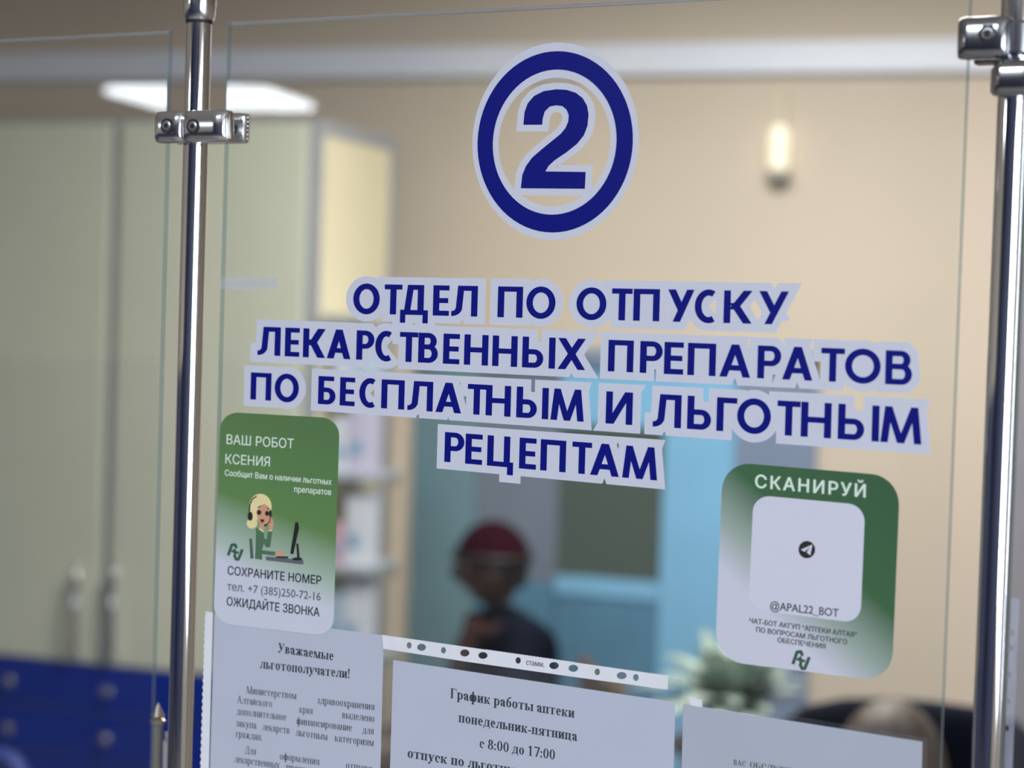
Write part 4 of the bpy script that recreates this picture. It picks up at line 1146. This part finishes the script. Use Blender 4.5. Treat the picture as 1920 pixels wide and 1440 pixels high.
for i in range(12):
    z = fs - 0.05 - i * 0.018; row = []
    for j in range(7):
        f = j / 6
        row.append(mb.bm.verts.new((fu - 0.004 - f * min(0.001 + i * 0.0022, 0.012), fv + 0.005 * math.sin(f * 7 + i * 0.25) + 0.003, z - f * 0.02)))
    rows.append(row)
for a, b in zip(rows, rows[1:]):
    for j in range(6): mb.bm.faces.new((a[j], b[j], b[j + 1], a[j + 1]))
fl.build(mb, 'cloth', M_flag, True)


# ------------------------------------------------------------------ chairs
M_navy = mat('navy_fabric', (0.003, 0.005, 0.015), 0.8, noise=0.15, nscale=30, spec=0.15)
M_bfab = mat('blue_fabric', (0.012, 0.035, 0.22), 0.6, noise=0.1, nscale=30)
M_plast = mat('black_plastic', (0.02, 0.02, 0.022), 0.4)


def cushion(w_, d, h, bev, arch=0.0):
    mb = MB(); n = 14
    b = bmesh.new(); bmesh.ops.create_cube(b, size=1)
    bmesh.ops.subdivide_edges(b, edges=b.edges[:], cuts=6, use_grid_fill=True)
    for v in b.verts:
        p = v.co * 2; r = (abs(p.x) ** 5 + abs(p.y) ** 5 + abs(p.z) ** 5) ** 0.2
        q = p / max(r, 1e-6) * max(abs(p.x), abs(p.y), abs(p.z))
        v.co = Vector((q.x * w_ / 2, q.y * d / 2 + 0, q.z * h / 2 + (0)))
        if arch: v.co.z += -arch * (q.x ** 2) * (0.5 + 0.5 * q.z); v.co.y += -0.06 * (q.x ** 2)
    mb._add(b); return mb


def office_chair(label, loc, rotz, seat_z, top_z, width, fabric, arch):
    t = thing('office_chair', label, 'chair', loc, rotz)
    s_ = cushion(0.48, 0.46, 0.09, 0.03).build('seat', fabric, t, True); s_.location = (0, 0, seat_z)
    bh = top_z - seat_z - 0.08
    b_ = cushion(width, 0.09, bh, 0.04, arch).build('backrest', fabric, t, True); b_.location = (0, 0.25, seat_z + 0.08 + bh / 2)
    MB().box(-0.04, 0.15, seat_z - 0.08, 0.04, 0.30, seat_z - 0.05, 0.006).box(-0.04, 0.28, seat_z - 0.08, 0.04, 0.31, seat_z + 0.35, 0.006).build('back_bracket', M_plast, t)
    MB().tube([(0, 0, 0.09), (0, 0, seat_z - 0.04)], 0.028, 16).build('gas_lift', M_plast, t, True)
    for k in range(5):
        a = 2 * PI * k / 5 + 0.3
        lg = MB().tube([(0, 0, 0.10), (0.29 * math.cos(a), 0.29 * math.sin(a), 0.07)], [0.028, 0.018], 12).build('leg', M_plast, t, True)
        MB().lathe([(0.027, -0.02), (0.03, -0.015), (0.03, 0.015), (0.027, 0.02)], (0.29 * math.cos(a), 0.29 * math.sin(a), 0.03), 18, 'X').build('caster', M_plast, lg, True)
    return t


# ------------------------------------------------------------------ people
M_skinP = mat('skin', (0.42, 0.24, 0.16), 0.5, noise=0.05, nscale=12)
M_skinD = mat('skin_tanned', (0.10, 0.06, 0.045), 0.5, noise=0.05, nscale=12)
M_eye = mat('eye_white', (0.75, 0.75, 0.72), 0.2)
M_iris = mat('iris', (0.05, 0.035, 0.02), 0.2)
M_lip = mat('lips', (0.36, 0.13, 0.11), 0.5)


def skin_mesh(chains, rem=None, sub=1):
    """chains of (point, radius): a smooth tapering body grown over them"""
    vs, es, rs, ix = [], [], [], {}
    for ch in chains:
        prev = None
        for p, r in ch:
            key = tuple(round(c, 4) for c in p)
            if key not in ix:
                ix[key] = len(vs); vs.append(p); rs.append(r)
            i = ix[key]
            if prev is not None and prev != i: es.append((prev, i))
            prev = i
    me = bpy.data.meshes.new('skel'); me.from_pydata(vs, es, []); me.update()
    o = bpy.data.objects.new('skel', me); COL.objects.link(o)
    md = o.modifiers.new('skin', 'SKIN'); md.use_smooth_shade = True
    for i, sv in enumerate(me.skin_vertices[0].data):
        sv.radius = (rs[i], rs[i]) if not isinstance(rs[i], tuple) else rs[i]
    me.skin_vertices[0].data[0].use_root = True
    ss = o.modifiers.new('sub', 'SUBSURF'); ss.levels = sub; ss.render_levels = sub
    dg = bpy.context.evaluated_depsgraph_get(); dg.update()
    out = bpy.data.meshes.new_from_object(o.evaluated_get(dg))
    bpy.data.objects.remove(o); bpy.data.meshes.remove(me)
    return out


def head_bm(bm, M):
    """head sculpted from a ball: brow, eye hollows, nose, mouth, chin, ears; faces local -y"""
    b = bmesh.new(); bmesh.ops.create_uvsphere(b, u_segments=40, v_segments=28, radius=1)
    g = lambda x, z, cx, cz, sx, sz: math.exp(-((x - cx) / sx) ** 2 - ((z - cz) / sz) ** 2)
    for v in b.verts:
        x, y, z = v.co
        X_, Y_, Z_ = x * 0.077, y * 0.098, z * 0.118
        if Z_ < 0: X_ *= 1 - 0.30 * (-z) ** 1.6; Y_ *= 1 - 0.10 * (-z)
        if y < 0:
            f = -y
            Y_ -= f * 0.030 * g(X_, Z_, 0, -0.022, 0.013, 0.020)
            Y_ -= f * 0.016 * g(X_, Z_, 0, 0.0, 0.010, 0.026)
            Y_ += f * 0.012 * (g(X_, Z_, 0.031, 0.008, 0.017, 0.012) + g(X_, Z_, -0.031, 0.008, 0.017, 0.012))
            Y_ -= f * 0.006 * g(X_, Z_, 0, 0.030, 0.05, 0.010)
            Y_ -= f * 0.009 * g(X_, Z_, 0, -0.058, 0.022, 0.010)
            Y_ += f * 0.006 * g(X_, Z_, 0, -0.0755, 0.03, 0.006)
            Y_ -= f * 0.012 * g(X_, Z_, 0, -0.098, 0.025, 0.015)
        v.co = M @ Vector((X_, Y_, Z_))
    me = bpy.data.meshes.new('h'); b.to_mesh(me); b.free(); bm.from_mesh(me); bpy.data.meshes.remove(me)
    for sg in (-1, 1):
        b = bmesh.new(); bmesh.ops.create_uvsphere(b, u_segments=12, v_segments=10, radius=1)
        for v in b.verts: v.co = M @ Vector((sg * 0.078 + v.co.x * 0.010, 0.006 + v.co.y * 0.019, -0.008 + v.co.z * 0.031))
        me = bpy.data.meshes.new('h'); b.to_mesh(me); b.free(); bm.from_mesh(me); bpy.data.meshes.remove(me)


def hand_chains(wr, d, side, palm_n):
    """palm and five separate, unequal, curled fingers; d = pointing direction, side = thumb side, palm_n = out of the palm"""
    d, side, palm_n = d.normalized(), side.normalized(), palm_n.normalized()
    ch = [[(tuple(wr), 0.024), (tuple(wr + d * 0.03), 0.027), (tuple(wr + d * 0.075), 0.029)]]
    for k, (L, off) in enumerate(((0.070, 0.028), (0.080, 0.010), (0.074, -0.010), (0.058, -0.027))):
        b = wr + d * 0.085 + side * off
        p1 = b + d * L * 0.45 + palm_n * 0.008; p2 = b + d * L * 0.75 + palm_n * 0.022; p3 = b + d * L * 0.95 + palm_n * 0.040
        ch.append([(tuple(wr + d * 0.06 + side * off * 0.8), 0.0105), (tuple(b), 0.0095), (tuple(p1), 0.009), (tuple(p2), 0.0082), (tuple(p3), 0.007)])
    b = wr + d * 0.03 + side * 0.026
    ch.append([(tuple(wr + d * 0.02 + side * 0.01), 0.013), (tuple(b), 0.012), (tuple(b + d * 0.03 + side * 0.02 + palm_n * 0.008), 0.010), (tuple(b + d * 0.055 + side * 0.024 + palm_n * 0.02), 0.0085)])
    return ch


def seated_person(label, loc, rotz, seat_z, skin, jacket, trouser, head_tilt, head_turn, hair_fn, lean=0.0, scarf=None, drop=0.0):
    t = thing('person', label, 'person', loc, rotz)
    V = Vector
    hip = V((0, 0, seat_z + 0.10)); ch = V((0, -lean * 0.5, seat_z + 0.42)); sh = V((0, -lean, seat_z + 0.545)); nk = V((0, -lean - 0.01, seat_z + 0.63))
    nk = nk + V((0, -drop * 0.7, -drop)); HM = Matrix.Translation(nk + V((0, -0.02, 0.135)) + V((0, -0.05 * math.sin(head_tilt), -0.02 * math.sin(head_tilt)))) @ Matrix.Rotation(head_turn, 4, 'Z') @ Matrix.Rotation(head_tilt, 4, 'X')
    bm = bmesh.new()
    torso = [(tuple(hip), (0.15, 0.12)), (tuple(V((0, -lean * 0.2, seat_z + 0.25))), (0.13, 0.105)), (tuple(ch), (0.155, 0.115)), (tuple(sh), (0.10, 0.08)), (tuple(nk), 0.055), (tuple(HM @ V((0, 0.015, -0.03))), 0.055)]
    parts = [torso]; hands = []
    arms, legs = [], []
    for s in (-1, 1):
        s0 = sh + V((s * 0.15, 0, -0.03)); el = V((s * 0.225, -lean - 0.07, seat_z + 0.25)); wr = V((s * 0.15, -lean - 0.30, seat_z + 0.19))
        arms.append([(tuple(sh), 0.075), (tuple(s0), 0.062), (tuple(s0.lerp(el, 0.5)), 0.05), (tuple(el), 0.043), (tuple(el.lerp(wr, 0.5)), 0.038), (tuple(wr), 0.027)])
        hands.append(hand_chains(wr, V((-s * 0.25, -1, -0.2)), V((-s, -0.1, 0.2)), V((-s * 0.2, 0, -1))))
        k = V((s * 0.11, -0.42, seat_z + 0.07)); an = V((s * 0.11, -0.40, 0.09)); to = V((s * 0.13, -0.56, 0.035))
        legs.append([(tuple(hip), 0.12), (tuple(V((s * 0.09, -0.03, seat_z + 0.085))), 0.085), (tuple(V((s * 0.10, -0.22, seat_z + 0.08))), 0.075), (tuple(k), 0.058), (tuple(k.lerp(an, 0.4)), 0.054), (tuple(an), 0.036), (tuple(an + V((0, -0.06, -0.045))), 0.036), (tuple(to), 0.028)])
    for ch_list in ([torso] + arms + legs,):
        m_ = skin_mesh(ch_list, sub=2); bm.from_mesh(m_); bpy.data.meshes.remove(m_)
    for h in hands:
        m_ = skin_mesh([h[0]], sub=1); bm.from_mesh(m_); bpy.data.meshes.remove(m_)
        for f in h[1:]:
            m_ = skin_mesh([f], sub=1); bm.from_mesh(m_); bpy.data.meshes.remove(m_)
    head_bm(bm, HM)
    me = bpy.data.meshes.new('raw'); bm.to_mesh(me); bm.free()
    o = bpy.data.objects.new('raw', me); COL.objects.link(o)
    rm = o.modifiers.new('remesh', 'REMESH'); rm.mode = 'VOXEL'; rm.voxel_size = 0.006; rm.use_smooth_shade = True
    sm = o.modifiers.new('smooth', 'SMOOTH'); sm.iterations = 2; sm.factor = 0.5
    dg = bpy.context.evaluated_depsgraph_get(); dg.update()
    body = bpy.data.meshes.new_from_object(o.evaluated_get(dg)); bpy.data.objects.remove(o); bpy.data.meshes.remove(me)
    body.name = 'body'; body.materials.clear()
    for p in body.polygons: p.use_smooth = True
    link('body', body, skin, t)
    # clothes follow the same bones a little further out
    big = lambda ch, k, a: [(p, (r[0] * k + a, r[1] * k + a) if isinstance(r, tuple) else r * k + a) for p, r in ch]
    jk = skin_mesh([big(torso[:4], 1.0, 0.022)] + [big(a[:-1] + [(tuple(V(a[-2][0]).lerp(V(a[-1][0]), 0.9)), 0.030)], 1.0, 0.016) for a in arms], sub=2)
    link('jacket', jk, jacket, t)
    for a in legs:
        tr_ = skin_mesh([big(a[1:6], 1.0, 0.013)], sub=2); link('trouser_leg', tr_, trouser, t)
        sh_ = skin_mesh([[(p, r + 0.010) for p, r in a[5:8]]], sub=2); link('shoe', sh_, M_plast, t)
    for s in (-1, 1):
        e = MB().sphere(HM @ V((s * 0.031, -0.0735, 0.008)), 0.0125, seg=16).build('eye', M_eye, t, True)
        MB().sphere(HM @ V((s * 0.031, -0.0835, 0.008)), 0.0050, seg=12).build('iris', M_iris, e, True)
        pts = [HM @ V((s * x_, -0.094 + 0.25 * (x_ - 0.03) ** 2 / 0.03 + 0.0 + (x_ - 0.015) * 0.25, 0.030 + 0.004 * math.sin((x_ - 0.015) * 90))) for x_ in (0.015, 0.025, 0.035, 0.046)]
        MB().tube(pts, [0.003, 0.0042, 0.004, 0.002], 8).build('eyebrow', M_iris, t, True)
    pts = [HM @ V((x_, -0.1005 + 1.2 * x_ * x_ * 10, -0.058 + 0.0005)) for x_ in (-0.022, -0.011, 0, 0.011, 0.022)]
    MB().tube(pts, [0.002, 0.005, 0.0055, 0.005, 0.002], 10).build('lips', M_lip, t, True)
    hair_fn(t, HM, nk)
    if scarf:
        pts = [nk + V((0.085 * math.cos(a), 0.075 * math.sin(a) - 0.004, -0.045 + 0.012 * math.sin(2 * a))) for a in [2 * PI * k / 20 for k in range(21)]]
        MB().tube(pts, 0.026, 12, False).tube([nk + V((0.03, -0.075, -0.05)), nk + V((0.05, -0.125, -0.14)), nk + V((0.055, -0.150, -0.26))], [0.035, 0.03, 0.026], 12).build('scarf', scarf, t, True)
    return t, HM


def shell(HM, zmin_front, zmin_back, grow_, taper=0.0, seg=40):
    """cap of hair or cloth over the skull down to a given line"""
    b = bmesh.new(); bmesh.ops.create_uvsphere(b, u_segments=seg, v_segments=30, radius=1)
    dele = []
    for v in b.verts:
        f = (v.co.y + 1) / 2
        lim = zmin_front + (zmin_back - zmin_front) * f
        zc_ = v.co.z * 0.118
        if zc_ < lim - 0.006: dele.append(v)
        g = grow_
        v.co = HM @ Vector((v.co.x * (0.077 + g), v.co.y * (0.098 + g) + 0.004, zc_ * (1 + g / 0.118)))
    bmesh.ops.delete(b, geom=dele, context='VERTS')
    r = bmesh.ops.extrude_face_region(b, geom=b.faces[:])
    ctr = HM @ Vector((0, 0, 0))
    for e in r['geom']:
        if isinstance(e, bmesh.types.BMVert): e.co = ctr + (e.co - ctr) * 1.07
    m = MB(); m._add(b); return m


M_hat = mat('maroon_knit', (0.020, 0.001, 0.006), 0.9, noise=0.15, nscale=60, spec=0.1)
M_dhair = mat('dark_hair', (0.012, 0.008, 0.007), 0.5, noise=0.2, nscale=40)
M_scarf = mat('brick_scarf', (0.030, 0.010, 0.008), 0.9, noise=0.25, nscale=30)
M_bl1 = mat('blond_hair', (0.17, 0.115, 0.065), 0.6, noise=0.35, nscale=35)
M_bl2 = mat('ash_hair', (0.14, 0.115, 0.10), 0.6, noise=0.4, nscale=35)
M_grey = mat('grey_knit', (0.16, 0.17, 0.21), 0.8, noise=0.12, nscale=40)


def hat_hair(t, HM, nk):
    shell(HM, 0.035, 0.015, 0.012).build('knit_hat', M_hat, t, True)
    b = MB(); pts = [HM @ Vector((0.094 * math.cos(a), 0.115 * math.sin(a) + 0.004, 0.030 - 0.010 * math.sin(a))) for a in [2 * PI * k / 28 for k in range(29)]]
    b.tube(pts, 0.012, 10, False).build('hat_brim', M_dhair, t, True)
    shell(HM, 0.06, -0.075, 0.004).build('hair', M_dhair, t, True)


def blond(t, HM, nk):
    shell(HM, 0.055, -0.09, 0.012).build('hair', M_bl2, t, True)
    rr = random.Random(5)
    mb = MB()
    for k in range(90):
        a = rr.uniform(-0.5, PI + 0.5); x0, y0 = 0.086 * math.cos(a), 0.108 * math.sin(a)
        z0 = rr.uniform(0.02, 0.07); k0 = math.sqrt(max(0.05, 1 - (z0 / 0.128) ** 2))
        pts = [HM @ Vector((rr.uniform(-0.02, 0.02), 0.01, 0.132)), HM @ Vector((x0 * 0.62, y0 * 0.62, 0.112)), HM @ Vector((x0 * k0 * 1.06, y0 * k0 * 1.06, z0)),
               HM @ Vector((x0 * 1.10, y0 * 1.10, -0.05)), HM @ Vector((x0 * 1.12, y0 * 1.08, -0.14)), HM @ Vector((x0 * 1.0, y0 * 1.0, -0.20 - rr.uniform(0, 0.06)))]
        mb.tube(pts, [0.003, 0.0065, 0.0075, 0.0075, 0.006, 0.002], 6)
    mb.build('hair_strands', M_bl1, t, True)


# person in the maroon hat, sitting before the doorway and turned to the left
def chair_plain(label, loc, rotz, sz):
    t = thing('side_chair', label, 'chair', loc, rotz)
    MB().box(-0.22, -0.22, sz - 0.035, 0.22, 0.22, sz, 0.012).build('seat', M_wood, t)
    MB().box(-0.20, 0.19, sz + 0.16, 0.20, 0.215, sz + 0.38, 0.01).build('backrest', M_wood, t)
    for a in (-0.19, 0.19):
        MB().box(a - 0.016, -0.2, 0, a + 0.016, -0.168, sz - 0.03, 0.003).build('leg', M_wood, t)
        MB().box(a - 0.016, 0.185, 0, a + 0.016, 0.217, sz + 0.40, 0.003).build('leg', M_wood, t)

D1 = 6.0
p1 = at_depth(978, 962, D1); seat1 = p1.z - 0.03 - 0.833
r1 = math.radians(-58)
chair_plain('plain wooden chair under the person in the maroon hat', (p1.x + 0.06, p1.y + 0.02, 0), r1, seat1 - 0.005)
seated_person('person in a maroon knit hat and dark navy jacket seated before the doorway', (p1.x + 0.02, p1.y, 0), r1, seat1, M_skinD, M_navy, M_plast, 0.08, -0.25, hat_hair, 0.03, M_scarf, 0.06)

# blond person sitting behind the right notice, head bowed
D2 = 3.6
p2 = at_depth(1672, 1322, D2); seat2 = p2.z - 0.862
r2 = math.radians(5)
seated_person('person with long blond hair bowing behind the right notice', (p2.x, p2.y + 0.06, 0), r2, seat2, M_skinP, M_grey, M_navy, 0.68, -0.1, blond, 0.06)
c2p = at_depth(1735, 1320, 3.95)
office_chair('dark navy office chair with a high wide back behind the blond person', (c2p.x, c2p.y - 0.22, 0), math.radians(8), seat2 - 0.05, c2p.z, 0.60, M_navy, 0.02)
c3p = at_depth(28, 1413, 4.3)
office_chair('blue office chair whose rounded back shows at the lower left corner', (c3p.x, c3p.y - 0.22, 0), math.radians(15), 0.48, c3p.z, 0.20, M_bfab, 0.03)

# ================================================================== THE HALL'S LAMPS
M_lamp = mat('lamp_diffuser', (0.9, 0.9, 0.9), 0.4, emit=(0.86, 0.93, 1.0), estr=14.0)
M_lampw = mat('lamp_diffuser_warm', (0.9, 0.9, 0.9), 0.4, emit=(1.0, 0.95, 0.86), estr=6.0)
def ceiling_lamp(label, x, y, rot, L, wd, z, m):
    t = thing('ceiling_lamp', label, 'lamp', (x, y, z), rot)
    MB().box(-L / 2, -wd / 2, 0.022, L / 2, wd / 2, 0.06, 0.005).build('housing', M_pvc, t)
    MB().box(-L / 2 + 0.02, -wd / 2 + 0.02, 0, L / 2 - 0.02, wd / 2 - 0.02, 0.0215).build('diffuser', m, t)
    if z < CH - 0.1:
        for s in (-1, 1): MB().tube([(s * L * 0.35, 0, 0.06), (s * L * 0.35, 0, CH - z - 0.001)], 0.004, 8).build('suspension_rod', M_chrome, t, True)
    return t
ceiling_lamp('white ceiling lamp over the staff area behind the glass', -1.1, 4.6, 0, 1.2, 0.5, CH - 0.062, M_lampw)
ceiling_lamp('white ceiling lamp over the customer hall', -1.2, -1.6, 0, 1.2, 0.5, CH - 0.062, M_lamp)
# the lamp mirrored in the upper left of the glass hangs in the hall, where the mirrored sight lines meet it
def mirror(p):
    d = (p - CAM).dot(EV) - PANE_D; return p - EV * (2 * d)
LZ = 2.74
def hall_pt(px, py):
    d = ray(px, py); return mirror(CAM + d * ((LZ - CAM_H) / d.z))
a, b = hall_pt(245, 190), hall_pt(552, 192)
m_ = (a + b) / 2; dd = b - a
ceiling_lamp('slim white hanging lamp in the hall, mirrored in the glass', m_.x, m_.y, math.atan2(dd.y, dd.x), dd.length, 0.55, LZ, M_lamp)
